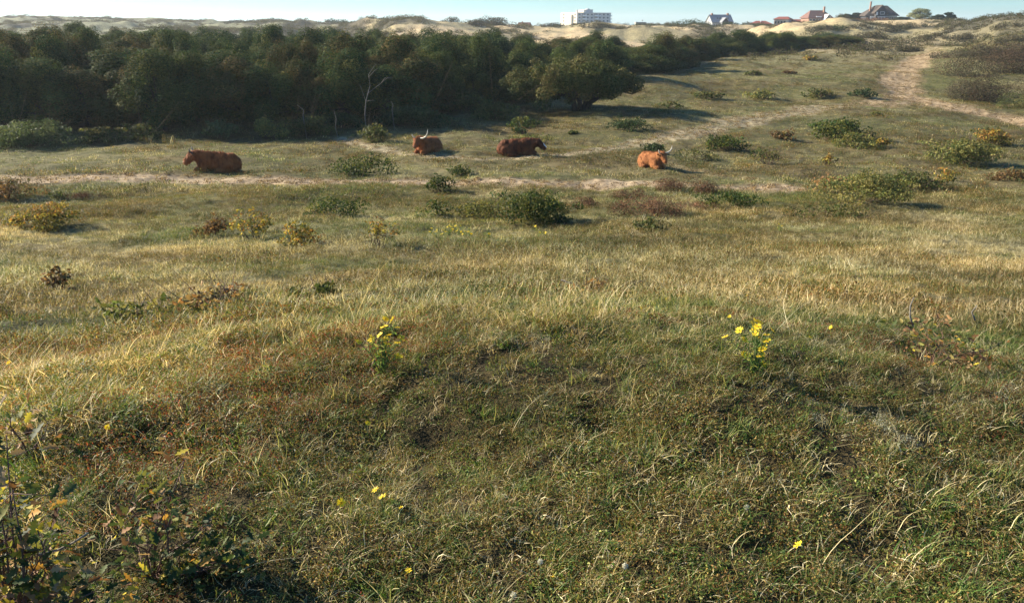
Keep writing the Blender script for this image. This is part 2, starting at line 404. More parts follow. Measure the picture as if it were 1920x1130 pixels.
def crown_mesh(name, R, H0, H1, nl, lobes, pal, seed, leaf=.14, flat=1.0, depth=1.0):
    rng = np.random.default_rng(seed)
    a = rng.uniform(0, 2*math.pi, lobes); q = rng.random(lobes)**.55
    cx = np.cos(a)*q*R*.78; cy = np.sin(a)*q*R*.78*depth
    top = H1-(H1-H0)*.62*(q**2.4)*flat - rng.uniform(0, .12, lobes)*(H1-H0)
    lr = R*rng.uniform(.15, .34, lobes); lz = (H1-H0)*rng.uniform(.09, .19, lobes)
    cz = top-lz
    low = rng.random(lobes) < .45
    cz = np.where(low, H0+lz+(cz-H0-lz)*rng.random(lobes)*.8, cz)
    cent = np.stack([cx, cy, cz], 1); rad = np.stack([lr, lr, lz], 1)
    pos, d, k = shell(cent, rad, nl, rng, .25)
    pos[:, 2] = np.maximum(pos[:, 2], H0*.8)
    nr = d+np.array([0, 0, .35])
    V, Q, c = leaves(pos, nr, leaf, pick(pal, nl, rng, k)*(.65+.8*rng.random(lobes))[k][:, None], rng, .62, .45)  # random tone per lobe, spread wide to paint highlights into the leaves
    return mesh_np(name, V, [Q], c, False, [TREELEAF]), cent, rad
def limbs(mb, rng, cent, base, h0, r0, k=6, lean=(0, 0)):
    fork = Vector((base[0]+lean[0], base[1]+lean[1], h0))
    mb.tube([base, Vector(base).lerp(fork, .5)+Vector((rng.normal()*.05, rng.normal()*.05, 0)), fork], [r0, r0*.85, r0*.75], 7, (.5, .5, .5))
    for i in rng.choice(len(cent), min(k, len(cent)), replace=False):
        e = Vector(cent[i]); m = fork.lerp(e, .5)+Vector((rng.normal()*.2, rng.normal()*.2, -.1*abs(e.z-fork.z)+rng.normal()*.1))
        mb.tube([fork, m, e], [r0*.5, r0*.3, r0*.1], 5, (.5, .5, .5))
        for j in range(2):
            q = m.lerp(e, .4)+Vector(rng.normal(size=3)*.05); mb.tube([q, q+Vector(rng.normal(size=3)*.5)+Vector((0, 0, .2))], [r0*.14, r0*.03], 4, (.5, .5, .5))
PROT = []
for i in range(9):
    pal = ['oak', 'oak', 'oakbrown', 'oak', 'oakbrown', 'oak', 'dark', 'oakbrown', 'oak'][i]
    rng = np.random.default_rng(100+i)
    cm, cen, rad = crown_mesh('crown', 2.6, .25, 6.0, 23000, 44, pal, 50+i, .125, .8)
    mb = MB(); limbs(mb, rng, cen, (0, 0, -.3), 1.2, .16, 9, (rng.normal()*.2, rng.normal()*.2))
    PROT.append((cm, mb.mesh('trunk', [BARK], True), pal))
def wood_tree(x, y, h, sc, i, label, group):
    z = hz(x, y); t = root('oak_tree', (x, y, z-.1), label, 'tree', group, R_.uniform(0, 6.28))
    cm, tm, _ = PROT[i]
    t.scale = (sc, sc, h/6.0)
    put('crown', cm, t); put('trunk', tm, t)
R_ = random.Random(4)
# the dark wood: front edge and canopy height as seen, read per bearing
FRONT = [(-400, 52.5), (0, 52.5), (300, 53.5), (600, 56), (760, 63.5), (900, 71), (1050, 80), (1200, 98), (1300, 122), (1400, 140), (1550, 146)]
TOP = [(-400, 52), (0, 64), (60, 57), (150, 57), (200, 64), (300, 70), (380, 67), (500, 70), (600, 75), (700, 74), (790, 78), (850, 70), (880, 66), (960, 76), (1060, 84), (1150, 78), (1220, 66), (1300, 59), (1400, 57), (1490, 60), (1530, 70), (1550, 82)]
cnt = 0
ORD = 'first second third fourth fifth sixth seventh eighth ninth tenth eleventh twelfth thirteenth fourteenth fifteenth sixteenth seventeenth eighteenth nineteenth twentieth'.split()
RC = {}
def wood_label(px, row, pal):
    tone = 'brownish' if pal == 'oakbrown' else 'dark green'
    if px > 1150:
        k = RC[(row, 1)] = RC.get((row, 1), 0)+1
        return f'{tone} oak of the narrow right arm of the wood, row {ORD[row]}, {ORD[min(k,20)-1]} from left', 'oaks in the right arm of the wood'
    if px > -80 and row < 2:
        k = RC[(row, 0)] = RC.get((row, 0), 0)+1
        return f'{tone} oak, {ORD[min(k,20)-1]} from left in the ' + ('front row of the wood' if row == 0 else 'second row of the wood'), 'front oaks of the dark wood'
    side = 'beyond the left edge' if px < -80 else 'at the far left' if px < 250 else 'above the side-on cow' if px < 560 else 'behind the dead tree' if px < 800 else 'behind the spreading oak'
    r = 'middle canopy' if row < 5 else 'far back canopy'
    return f'{tone} scrub oak in the {r} of the wood, {side}', f'{tone} oaks in the {r}, {side}'
for row in range(11):
    u = uh(-330 if row < 8 else -330)
    while u < uh(1545):
        px = 960+1594*u
        yf = float(np.interp(px, [a for a, b in FRONT], [b for a, b in FRONT]))
        sp_ = 2.5 if row == 0 else 3.6+row*.12
        y = yf+row*3.8+R_.uniform(-1, 1)+(row > 5)*(row-5)*2.5
        if px > 1170: y = yf+row*3.2+R_.uniform(-1, 1)
        u += sp_*R_.uniform(.85, 1.15)/y
        px = 960+1594*u
        if px > 1170 and row > 4: continue
        if px > 1430 and row > 3: continue
        ty = float(np.interp(px, [a for a, b in TOP], [b for a, b in TOP]))
        x = u*y; z = hz(x, y)
        zt = zpx(y, ty)
        h = (zt-z)
        if px < 1160 and row > 0: h = zpx(yf+8, ty)-z + min(row, 4)*.12
        h += R_.uniform(-.8, .4)*(1.6 if px > 1170 else 1)
        if row == 0: h *= R_.uniform(.72, .98)
        h *= (1.0 if px > 1170 else .86+.28*vnoise(np.array([x*.16]), np.array([y*.16]), 8)[0]); h = max(2.2, min(h, 9.5))
        if 860 < px < 1130 and row == 0: h *= .8
        i = R_.choice([0, 1, 3, 5, 6, 8] if fbm(np.array([x*.08]), np.array([y*.08]), 3, 2)[0] < .5+.1*(px > 700) else [2, 4, 7, 0, 3])
        l = wood_label(px, row, PROT[i][2])
        wood_tree(x, y, h, R_.uniform(.7, 1.3)*(1.0 if px < 1170 else 1.1), i, l[0], l[1]); cnt += 1
print('wood trees', cnt)

# the big spreading oak in front of the wood
def big_oak():
    b = P(1088, 208); y = b.y
    t = root('spreading_oak', b, 'broad flat-topped spreading oak with open trunk standing before the wood', 'tree')
    s = y/1594
    rng = np.random.default_rng(7)
    n = 150; cx = rng.uniform(-1, 1, n); cyy = rng.uniform(-1, 1, n)
    keep = cx**2+cyy**2 < 1; cx = cx[keep]; cyy = cyy[keep]
    ctr = (1062-1088)*s; rx = 153*s
    hh = lambda py: zpx(y, py)-b.z
    top = np.interp(cx, [-1, -.75, -.45, 0, .4, .75, 1], [hh(138), hh(118), hh(100), hh(93), hh(100), hh(120), hh(148)])*(1-.12*cyy**2)
    bot = np.interp(cx, [-1, -.5, 0, .5, 1], [hh(182), hh(205), hh(200), hh(190), hh(166)])
    lz = rng.uniform(.35, .75, len(cx)); f = rng.random(len(cx))**.8
    cz = bot+lz+(top-bot-2*lz)*f
    cent = np.stack([ctr+cx*(rx-.9), cyy*4.4, cz], 1); rr_ = lz*rng.uniform(1.0, 1.6, len(cx)); rad = np.stack([rr_, rr_, lz], 1)
    N = 52000; pos, d, k = shell(cent, rad, N, rng, .2)
    V, Q, c = leaves(pos, d+np.array([0, 0, .6]), .15, pick('olive', N, rng, k)*.9*(.75+.5*rng.random(len(cx)))[k][:, None], rng, .62, .5)
    put('crown', mesh_np('crown', V, [Q], c, False, [TREELEAF]), t)
    mb = MB()
    for bx, ex in ((-.35, -3.2), (0, -1), (.25, 2.6), (.5, 4.9)):
        near = sorted(range(len(cent)), key=lambda i: abs(cent[i][0]-ex)+abs(cent[i][1])*.6)[:5]
        fork = Vector((bx+(ex-bx)*.25, rng.normal()*.3, 1.2))
        mb.tube([(bx, 0, -.3), (bx+.05*ex, 0, .6), fork], [.24, .19, .16], 8)
        for i in near:
            e = Vector(cent[i]); m = fork.lerp(e, .55)+Vector((0, rng.normal()*.3, -.25)); mb.tube([fork, m, e], [.13, .09, .03], 6)
    mb.build('trunk', [BARK], t, True)
    # low branch reaching right
    mb = MB(); mb.tube([(.4, 0, .7), (1.6, -.3, 1.25), (3.0, -.5, 1.5), (4.6, -.6, 2.0)], [.15, .12, .08, .03], 6); mb.tube([(3.0, -.5, 1.5), (3.8, -.8, 1.3), (4.8, -.7, 1.7)], [.06, .04, .02], 5)
    mb.build('branch', [BARK], t, True)
big_oak()

def bush(px, py, wpx, hpx, pal, label, name='bush', dens=1.0, lf=.06, group=None, spars=0, seed=None, dp=.75, cat='bush'):
    b = P(px, py); y = b.y; s = y/1594*1.04
    k_ = 1.15 if py > 395 and not 820 < px < 1100 else 1.0
    b = P(px, py) ; W = wpx*s*1.12*(1+.5*(k_-1)); H = hpx*s*1.0*k_; D = min(W*dp, 3.0)
    seed = int(px*7+py) if seed is None else seed
    rng = np.random.default_rng(seed)
    y0 = b.y+D*.30; x0 = b.x*(y0/b.y); z0 = hz(x0, y0)
    t = root(name, (x0, y0, z0-.03), label, cat, group)
    leaf = max(lf*1.25, y*.0031)
    nb = int(5+W*3.5) if not spars else int(6+W*5)
    nb = min(nb, 26)
    a = rng.uniform(0, 2*math.pi, nb); q = rng.random(nb)**.6
    cx = np.cos(a)*q*W*.42; cyy = np.sin(a)*q*D*.42
    lr = np.minimum(W, max(H, .3)*2.2)*rng.uniform(.17, .29, nb)*(.7 if spars else 1)
    lz = H*rng.uniform(.16, .30, nb)*(.6 if spars else 1)
    cz = (H-lz)*(1-.65*q**2)*rng.uniform(.55, 1.0, nb); cz = np.maximum(cz, lz*.7)
    cent = np.stack([cx, cyy, cz], 1); rad = np.stack([lr, lr, lz], 1)
    ns = nb*3; k = rng.integers(0, nb, ns); d = rng.normal(size=(ns, 3)); d[:, 2] = np.abs(d[:, 2])*.8; d /= np.linalg.norm(d, axis=1)[:, None]
    cent = np.vstack([cent, cent[k]+d*rad[k]*rng.uniform(.9, 1.65, ns)[:, None]]); rad = np.vstack([rad, rad[k]*rng.uniform(.16, .42, ns)[:, None]]); cent[:, 2] = np.maximum(cent[:, 2], .03)
    area = (rad[:, 0]*rad[:, 2]).sum()*3.1
    N = int(np.clip(area/(leaf*leaf)*4.2*dens*(.85 if spars else 1)*k_, 150, 12000))
    pos, d, k = shell(cent, rad, N, rng, .3)
    pos[:, 2] = np.abs(pos[:, 2])
    V, Q, c = leaves(pos, d+np.array([0, 0, .3]), leaf, pick(pal, N, rng, k)*rng.uniform(.7, 1.35, len(cent))[k][:, None], rng, .6, .55)
    put('foliage', mesh_np('foliage', V, [Q], c, False, [LEAF]), t)
    mb = MB(); rr = max(.006, y*.00022)
    for i in range(nb):
        e = Vector(cent[i]); st = Vector((cx[i]*.25, cyy[i]*.25, -.02)); m = st.lerp(e, .55)+Vector((rng.normal()*.05*W, rng.normal()*.05*W, -.08*H))
        mb.tube([st, m, e], [rr*1.6, rr*1.2, rr*.6], 4)
        for j in range(3 if spars else 1):
            o = m.lerp(e, rng.random()); mb.tube([o, o+Vector(rng.normal(size=3))*lr[i]*1.4+Vector((0, 0, lr[i]*.8))], [rr*.8, rr*.3], 3)
    mb.build('branches', [TWIG], t)
    return t
def shrub_mass(px, py, wpx, hpx, pal, label, group, name='heath_shrub', y=None, lf=None):
    b = P(px, py) if y is None else PD(px, y); s = b.y/1594; W = wpx*s*1.2; H = hpx*s*1.25
    rng = np.random.default_rng(int(px*3+py*11)); D = min(max(W*.5, H*1.3), 8)
    nb = int(np.clip(W/max(H, .2)*3, 6, 40))
    cx = rng.uniform(-.5, .5, nb); cyy = rng.uniform(-.5, .5, nb)*np.sqrt(1-(2*cx)**2*.8)
    cx = cx*W*.9; cyy = cyy*D
    y0 = b.y+D*.4; x0 = b.x*y0/b.y
    gz = height(x0+cx, y0+cyy); z0 = hz(x0, y0)
    lz = H*rng.uniform(.28, .5, nb)*(1-.5*(np.abs(cx)/W*2)**2); lr = np.minimum(W*.3, lz*rng.uniform(1.2, 2.2, nb))
    cent = np.stack([cx, cyy, gz-z0+lz*.8], 1); rad = np.stack([lr, lr, lz], 1)
    leaf = lf or max(.04, b.y*.0014)
    N = int(np.clip((rad[:, 0]*rad[:, 2]).sum()*3.1/(leaf*leaf)*4.2, 200, 16000))
    pos, d, k = shell(cent, rad, N, rng, .2)
    V, Q, c = leaves(pos, d+np.array([0, 0, .3]), leaf, pick(pal, N, rng, k)*rng.uniform(.75, 1.3, nb)[k][:, None], rng, .5, .5)
    o = put(name, mesh_np(name, V, [Q], c, False, [SCRUB]), None, (x0, y0, z0))
    return tag(o, label, 'shrub', group)

for a in [
 (60,278,135,60,'pale','large pale green rounded bush at the foot of the wood, far left'),
 (188,274,62,34,'olive','small yellow-tipped bush right of the pale green bush at the wood edge'),
 (262,266,80,36,'olive','brownish green low bush at the wood edge above the reddish cow'),
 (415,262,60,34,'pale','pale silvery green bush at the wood edge right of the reddish cow'),
 (505,264,55,48,'yellowgreen','yellow-green upright bush at the wood edge, between two olive bushes'),
 (578,260,78,46,'olive','wide olive bush at the wood edge right of the yellow-green one'),
 (703,268,56,36,'olive','small rounded brownish bush left of the cow with raised horn'),
 (640,246,80,34,'dark','dark low bush under the trees left of the horned cow'),
 (775,240,110,48,'dark','dark undergrowth bush beneath the dead tree branches'),
 (860,212,110,40,'olive','olive undergrowth bush left under the spreading oak'),
 (930,226,70,40,'olive','green leaning bush in front of the spreading oak, left side'),
 (985,240,60,22,'green','low green bush in front of the spreading oak'),
 (1000,268,90,20,'yellowgreen','low yellow-green plant right behind the dark cow'),
 (972,252,30,14,'dark','tiny dark bush up the slope behind the dark cow'),
 (1075,252,16,9,'green','tiny bright green bush on the slope below the spreading oak'),
 (1180,247,90,26,'dark','dark low bush in the shadow of the spreading oak'),
 (1252,204,60,14,'olive','flat bush in the long shadow right of the spreading oak'),
 (690,330,125,42,'green','leafy green bush beside the sandy track between two cows',.7),
 (865,330,52,22,'green','small green bush just behind the sandy track, centre'),
 (828,362,52,36,'green','compact green bush standing on the sandy track'),
 (25,378,120,42,'rust','rust-brown bush at the left edge just below the track'),
 (110,374,36,16,'olive','little olive bush right of the rust-brown bush'),
 (85,434,112,46,'yellow','dense golden yellow bush in the left meadow'),
 (640,408,105,42,'green','loose green bush left of the large dark centre bush',.6),
 (975,424,140,72,'green','large dark green rounded bush in the centre of the meadow'),
 (1050,424,60,28,'dark','dark low outgrowth at the right foot of the large centre bush'),
 (905,412,80,44,'yellowgreen','yellow-green bush touching the left side of the large centre bush'),
 (830,408,100,36,'green','sparse green bush further left of the large centre bush',.6),
 (404,446,62,36,'rust','dry red-brown bush left of the twisted yellow bush'),
 (478,452,88,66,'yellow','twisted tree-like yellow bush with bare crooked stem',.55,1),
 (562,460,72,46,'yellow','yellow and orange bush right of the twisted yellow bush',.7),
 (712,466,76,66,'yellow','sparse upright yellow-brown bush left of the yellow flower patch',.45,1),
 (112,546,50,48,'rust','small bush with bright orange tip in the left meadow',.6,1),
 (262,602,150,54,'yellowgreen','long low yellow-green bush in the left foreground',.75),
 (420,582,170,60,'tan','dry tangled orange-brown bush with bare twigs, left of centre',.5,1),
 (595,560,90,42,'olive','pale thin bush right of the dry tangled bush',.35,1),
 (1128,566,110,50,'tan','tan-orange leafed bush in the grass right of centre',.5,1),
 (1372,394,125,38,'green','low green bush between heather clumps and the wide right bush'),
 (1620,388,170,62,'yellowgreen','wide yellow-green bush beside the end of the track'),
 (1560,366,80,44,'tan','rusty leafed bush at the left end of the wide yellow-green bush',.6),
 (1705,360,90,44,'olive','olive bush at the right end of the wide yellow-green bush'),
 (1768,350,48,38,'yellow','small yellow bush right of the wide bush row',.6),
 (1540,410,150,34,'olive','low dull bush in the grass below the wide right bush',.5),
 (1228,434,62,30,'olive','small olive bush below the heather patches'),
 (1572,266,112,46,'green','large dark green bush on the slope above the wide bush row'),
 (1606,278,84,30,'yellowgreen','yellow-green bush leaning on the large slope bush'),
 (1650,280,36,20,'yellow','little orange-yellow bush right of the large slope bush'),
 (1475,262,46,22,'rust','orange-brown small bush left of the large slope bush'),
 (1357,284,68,32,'green','round green bush right above the light orange cow'),
 (1438,310,76,40,'olive','thin brownish bush right of the light orange cow',.45,1),
 (1300,302,90,24,'olive','dull low bush just right of the light orange cow',.5),
 (1224,290,42,32,'dark','dark bush directly behind the light orange cow'),
 (1326,187,60,17,'olive','first small bush from the left in the row on the open slope'),
 (1427,188,58,20,'yellowgreen','second small bush from the left in the row on the open slope'),
 (1535,186,52,18,'olive','third small bush from the left in the row on the open slope'),
 (1617,184,50,18,'dark','dark fourth bush in the row on the open slope, nearest the track'),
 (1412,142,34,9,'olive','tiny bush high on the grassy rise, left'),
 (1480,139,26,9,'rust','tiny rusty bush high on the grassy rise, middle'),
 (1522,114,32,9,'yellow','tiny orange bush below the right end of the wood'),
 (1640,218,30,9,'yellowgreen','tiny yellowish bush just below the track bend'),
 (1800,310,110,58,'yellowgreen','yellow-green bush on the right slope, above the dry grass'),
 (1852,276,80,36,'yellow','brown-yellow bush behind the yellow-green one at right'),
 (1893,340,60,28,'rust','rusty bush at the right edge of the photo'),
 (1552,312,30,30,'yellow','single thin yellow sapling on the right slope',.5,1),
]:
    px, py, wp, hp, pal, lab = a[:6]
    bush(px, py, wp, hp, pal, lab, dens=a[6] if len(a) > 6 else 1.0, spars=a[7] if len(a) > 7 else 0)
for a in [
 (1083,388,60,22,'red-brown heather clump right of the large centre bush'),
 (1200,404,150,36,'wide red-brown heather patch in the meadow centre right'),
 (1290,364,110,30,'red-brown heather patch touching the lower edge of the track'),
 (1175,374,60,18,'flat heather clump between the track and the wide heather patch'),
 (1310,394,70,24,'small heather clump left of the low green bush'),
 (150,376,80,10,'flat brown heather strip in the left meadow below the track'),
]: shrub_mass(a[0], a[1], a[2], a[3], 'heather', a[4], 'heather clumps in the meadow', 'heather_clump', lf=.05)
for a in [
 (1850,146,170,52,'heathdark','broad purple-brown heath mass on the right hillside, upper'),
 (1868,194,130,52,'heathdark','grey-brown heath mass on the right hillside, beside the track'),
 (1900,118,110,36,'heathdark','purple-brown heath mass at the right edge'),
 (1900,205,60,30,'olive','olive heath mass at the right edge above the track'),
 (1790,108,80,12,'grey','thin grey heath strip above the green verge of the track'),
 (1860,108,120,16,'grey','long grey heath strip on the upper right hillside'),
 (1645,96,52,9,'grey','flat grey heath clump left of the top of the track'),
 (1702,98,48,11,'grey','flat grey heath clump at the top of the track'),
 (1720,82,50,9,'grey','grey heath clump above the top of the track'),
 (1590,80,60,11,'grey','heath clump on the sandy slope right of the wood'),
 (1545,76,60,14,'dark','dark heath clump touching the right end of the wood'),
 (1630,72,60,12,'grey','heath clump below the thatched house slope, left'),
 (1670,66,50,9,'grey','heath clump below the thatched house slope, middle'),
 (1560,56,60,10,'dark','dark heath strip below the brown-roofed house'),
 (1530,62,50,10,'grey','grey heath clump below the brown-roofed house, left'),
 (1700,58,70,9,'grey','long heath clump below the pale willow'),
 (1780,62,40,8,'grey','heath clump below the dark hilltop trees'),
 (1610,58,50,8,'grey','heath clump between the two big houses'),
 (1800,78,70,9,'grey','brown heath strip on the hilltop slope right'),
 (1880,84,90,12,'grey','brown heath strip under the right skyline'),
 (1865,62,100,10,'grey','grey heath strip high on the right skyline slope'),
 (1740,72,50,7,'grey','thin heath clump right above the track'),
]: shrub_mass(a[0], a[1], a[2], a[3], a[4], a[5], 'heath shrubs on the far right dunes')
for px, y, wp, hp, pal, lab in [
 (1290,300,80,13,'dark','dark scrub mound on the sand dune left of the grey gabled house'),
 (1180,270,40,7,'grey','low scrub on the sandy dune below the flat hut'),
 (1115,250,60,7,'grey','low scrub on the sandy dune below the apartment block'),
 (1036,300,40,8,'grey','grey scrub mound left of the apartment block'),
 (870,270,60,12,'grey','grey scrub on the sand dune left of the red roofs'),
 (925,290,70,16,'grey','dark scrub hollow on the dune by the red roofs'),
 (690,340,50,10,'dark','dark scrub on the far dunes left of the round grass dune'),
 (640,420,60,8,'dark','long dark scrub on the far left dunes'),
 (560,420,60,7,'grey','grey scrub on the far left dunes, middle'),
 (450,420,70,7,'grey','grey scrub on the far left dunes, above the wood'),
 (1400,330,90,8,'dark','dark scrub strip between the grey house and the low house'),
 (1480,345,60,6,'heather','brown hedge in front of the cream house'),
 (1530,330,70,7,'heather','brown hedge in front of the brown-roofed house'),
 (1600,335,70,8,'heather','brown hedge between the two large houses'),
 (1665,340,90,7,'heather','brown hedge in front of the thatched house'),
 (1770,290,90,5,'grey','low scrub under the dark hilltop trees'),
]:
    z = hz(xpx(y, px, 45), y); Y, V = YV(45)
    shrub_mass(px, 0, wp, hp, pal, lab, 'scrub on the far dunes', 'dune_scrub', y=y)

# dead bleached tree in the wood edge
def dead_tree():
    y = 51.5; b = PD(693, y, 230)
    t = root('dead_tree', b, 'bleached leafless dead tree with pale crooked limbs before the dark wood', 'tree')
    def q(px, py, dy=0): return (xpx(y+dy, px, py)-b.x, dy, zpx(y+dy, py)-b.z)
    mb = MB(); mb.tube([q(688, 262), q(684, 215, -.2), q(686, 190, -.3), q(694, 160, -.2)], [.035, .03, .025, .018], 6); mb.build('trunk', [DEADWOOD], t, True)
    for L, r in (([(694,160),(691,140),(699,128),(705,120)], .02), ([(691,145),(703,132),(709,128)], .02), ([(686,190),(676,162),(672,158)], .015), ([(690,175),(712,158),(728,145),(738,146)], .018), ([(715,156),(722,146),(735,148)], .018), ([(686,190),(699,188),(704,190)], .015)):
        mb = MB(); mb.tube([q(a, c, -.2-.1*i) for i, (a, c) in enumerate(L)], [r*(1-.7*i/(len(L)-1)) for i in range(len(L))], 5)
        mb.build('branch', [DEADWOOD], t, True)
    for px, y2, py0, py1 in ((629, 50, 240, 206), (568, 50, 216, 197), (735, 52, 205, 190)):
        bb = PD(px, y2, py0); mb = MB()
        mb.tube([(.1, .1, -.1), (0, 0, zpx(y2, py0)-bb.z), (.08, 0, zpx(y2, (py0+py1)/2)-bb.z), (-.02 if px != 568 else -.3, 0, zpx(y2, py1)-bb.z)], [.022, .02, .016, .007], 5)
        tag(mb.build('dead_sapling', [DEADWOOD], None, True, bb), {629: 'thin upright bleached dead sapling left of the dead tree', 568: 'slanting bleached dead sapling above the yellow-green bush', 735: 'short bleached dead sapling right of the dead tree'}[px], 'dead sapling')
dead_tree()
# hilltop trees against the sky
def far_tree(px, y, wp, hp, pal, label, nm, base=None):
    b = PD(px, y); s = y/1594; R = wp*s/2
    H = hp*s*.95
    cm, cen, rad = crown_mesh('crown', R*1.15, .1*H, H, 5200, 26, pal, int(px), .003*y/2.6, .9)
    t = root(nm, b, label, 'tree'); put('crown', cm, t)
    mb = MB(); limbs(mb, np.random.default_rng(int(px)), cen, (0, 0, -.3), H*.3, .18, 8); mb.build('trunk', [BARK], t)
far_tree(1585, 360, 34, 15, 'pine', 'dark round tree left of the thatched house, left one of three', 'pine_tree')
far_tree(1604, 362, 30, 18, 'pine', 'dark round tree left of the thatched house, middle one of three', 'pine_tree')
far_tree(1618, 364, 26, 21, 'pine', 'dark tree touching the left eave of the thatched house', 'pine_tree')
far_tree(1722, 305, 44, 23, 'willow', 'pale yellowish willow on the skyline right of the thatched house', 'willow_tree')
far_tree(1758, 292, 24, 11, 'pine', 'smallest dark tree on the skyline right of the willow', 'pine_tree')
far_tree(1776, 290, 28, 19, 'pine', 'tallest dark tree on the skyline right of the willow', 'pine_tree')
far_tree(1800, 285, 28, 17, 'pine', 'rightmost dark tree on the skyline', 'pine_tree')
far_tree(1690, 330, 34, 8, 'pine', 'low dark tree between the thatched house and the willow', 'pine_tree')

# ------------------------------------------------------------------ buildings on the skyline
def flat(name, c, rough=.8, spec=.3, var=.12): return solid(name, c, rough, var, .9, spec)
CREAM = flat('cream_render', (.66, .58, .44)); WHITE = flat('white_paint', (.72, .72, .70)); GREYW = flat('grey_render', (.30, .31, .31))
BRICK = flat('brick', (.28, .16, .11)); REDT = flat('red_tiles', (.25, .075, .05)); BROWNT = flat('brown_tiles', (.17, .09, .07)); THATCH = flat('thatch', (.085, .07, .06), .95, .1, .3)
SLATE = flat('slate', (.22, .235, .25)); CONC = flat('concrete', (.43, .42, .41)); DARKW = flat('dark_boards', (.05, .05, .055)); REDB = flat('red_boards', (.42, .06, .045)); SAGE = flat('weathered_concrete', (.27, .28, .23))
mg, ng, bgl = mat('window_glass'); bgl.inputs['Base Color'].default_value = (.035, .045, .055, 1); bgl.inputs['Roughness'].default_value = .12; GLASS = mg
def part(nm, m, t, *boxes):
    mb = MB()
    for b in boxes: mb.box(*b)
    return mb.build(nm, [m], t)
def hip_roof(t, nm, m, x0, x1, y0, y1, z0, z1, hip0, hip1, over=.35):
    x0 -= over; x1 += over; y0 -= over; y1 += over; ym = (y0+y1)/2
    mb = MB(); e = .18
    mb.add([(x0, y0, z0), (x1, y0, z0), (x1, y1, z0), (x0, y1, z0), (x0, y0, z0+e), (x1, y0, z0+e), (x1, y1, z0+e), (x0, y1, z0+e), (x0+hip0, ym, z1), (x1-hip1, ym, z1)],
           [(3, 2, 1, 0), (0, 1, 5, 4), (1, 2, 6, 5), (2, 3, 7, 6), (3, 0, 4, 7), (4, 5, 9, 8), (6, 7, 8, 9)], [(5, 6, 9), (7, 4, 8)])
    return mb.build(nm, [m], t)
def win(t, x, y, z, w_, h_, fm=WHITE, side=0):
    "a window: frame with its pane as sub-part; side 1 puts it on a wall that faces -x"
    f = MB(); d = .06
    if not side:
        for b in ((x-w_/2-.1, x+w_/2+.1, y-d, y, z+h_, z+h_+.1), (x-w_/2-.1, x+w_/2+.1, y-d, y, z-.12, z), (x-w_/2-.1, x-w_/2, y-d, y, z, z+h_), (x+w_/2, x+w_/2+.1, y-d, y, z, z+h_)): f.box(*b)
    else:
        for b in ((x-d, x, y-w_/2-.1, y+w_/2+.1, z+h_, z+h_+.1), (x-d, x, y-w_/2-.1, y+w_/2+.1, z-.12, z), (x-d, x, y-w_/2-.1, y-w_/2, z, z+h_), (x-d, x, y+w_/2, y+w_/2+.1, z, z+h_)): f.box(*b)
    fo = f.build('window', [fm], t); p = MB()
    if not side: p.box(x-w_/2, x+w_/2, y-.025, y-.003, z, z+h_)
    else: p.box(x-.025, x-.003, y-w_/2, y+w_/2, z, z+h_)
    p.build('pane', [GLASS], fo)
def gable(t, nm, m, x0, x1, y0, y1, z0, z1, axis='y', over=.3, th=.2, wall=None):
    "two sloping slabs with the ridge along the axis, and the gable triangles of the wall"
    mb = MB(); g = MB()
    if axis == 'y':
        xm = (x0+x1)/2; k = (z1-z0)/((x1-x0)/2)
        for s in (-1, 1):
            xe = xm+s*((x1-x0)/2+over); ze = z1-k*((x1-x0)/2+over)
            V = [(xm, y0-over, z1), (xe, y0-over, ze), (xe, y1+over, ze), (xm, y1+over, z1)]
            V += [(a, b, c+th) for a, b, c in V]
            mb.add(V, [(3, 2, 1, 0), (4, 5, 6, 7), (0, 1, 5, 4), (1, 2, 6, 5), (2, 3, 7, 6), (3, 0, 4, 7)])
        for yy in (y0, y1): g.add([(x0, yy, z0), (x1, yy, z0), (xm, yy, z1-.01)], F3=[(0, 1, 2)])
    else:
        ym = (y0+y1)/2; k = (z1-z0)/((y1-y0)/2)
        for s in (-1, 1):
            ye = ym+s*((y1-y0)/2+over); ze = z1-k*((y1-y0)/2+over)
            V = [(x0-over, ym, z1), (x0-over, ye, ze), (x1+over, ye, ze), (x1+over, ym, z1)]
            V += [(a, b, c+th) for a, b, c in V]
            mb.add(V, [(3, 2, 1, 0), (4, 5, 6, 7), (0, 1, 5, 4), (1, 2, 6, 5), (2, 3, 7, 6), (3, 0, 4, 7)])
        for xx in (x0, x1): g.add([(xx, y0, z0), (xx, y1, z0), (xx, ym, z1-.01)], F3=[(0, 1, 2)])
    r = mb.build(nm, [m], t)
    if wall is not None: g.build('gable', [wall], t)
    return r
def site(px, py, y, name, label, rz=0):
    b = Vector((xpx(y, px, py), y, 0)); g = hz(b.x, y); b.z = min(g, zpx(y, py))-.1
    return root(name, b, label, 'building', rz=rz), lambda q: zpx(y, q)-b.z, y/1594, b

# apartment block far behind the dunes
t, H, s, b = site(1107, 55, 700, 'apartment_building', 'pale six-storey apartment block with roof penthouse behind the sand dunes', math.radians(33))
zt = H(25.5)
L = 35.0; D = 22.0
part('wall', CONC, t, (-14, L-14, 0, D, 0, zt))
part('end_wall', CREAM, t, (-14.25, -14, -.2, D+.2, 0, zt+.5))  # cream slab on the sunlit end; its lighter colour also paints the sunlight
part('end_tower', CREAM, t, (-15.4, -14.25, 6, 15, 0, zt-1.0))
part('roof', CONC, t, (-14, L-14+.4, -.4, D+.4, zt, zt+.6))
part('penthouse', CONC, t, (-1.0, 6.0, 5, 13, zt+.6, H(18)), (2, 4, 7, 10, H(18), H(16.2)))
part('penthouse_end', CREAM, t, (-3.5, -1.0, 5, 13, zt+.6, H(19)))  # sun side of the penthouse, painted lighter in the same cream
part('chimney', CONC, t, (-13, -12, 2, 3.2, zt+.6, zt+2.6))
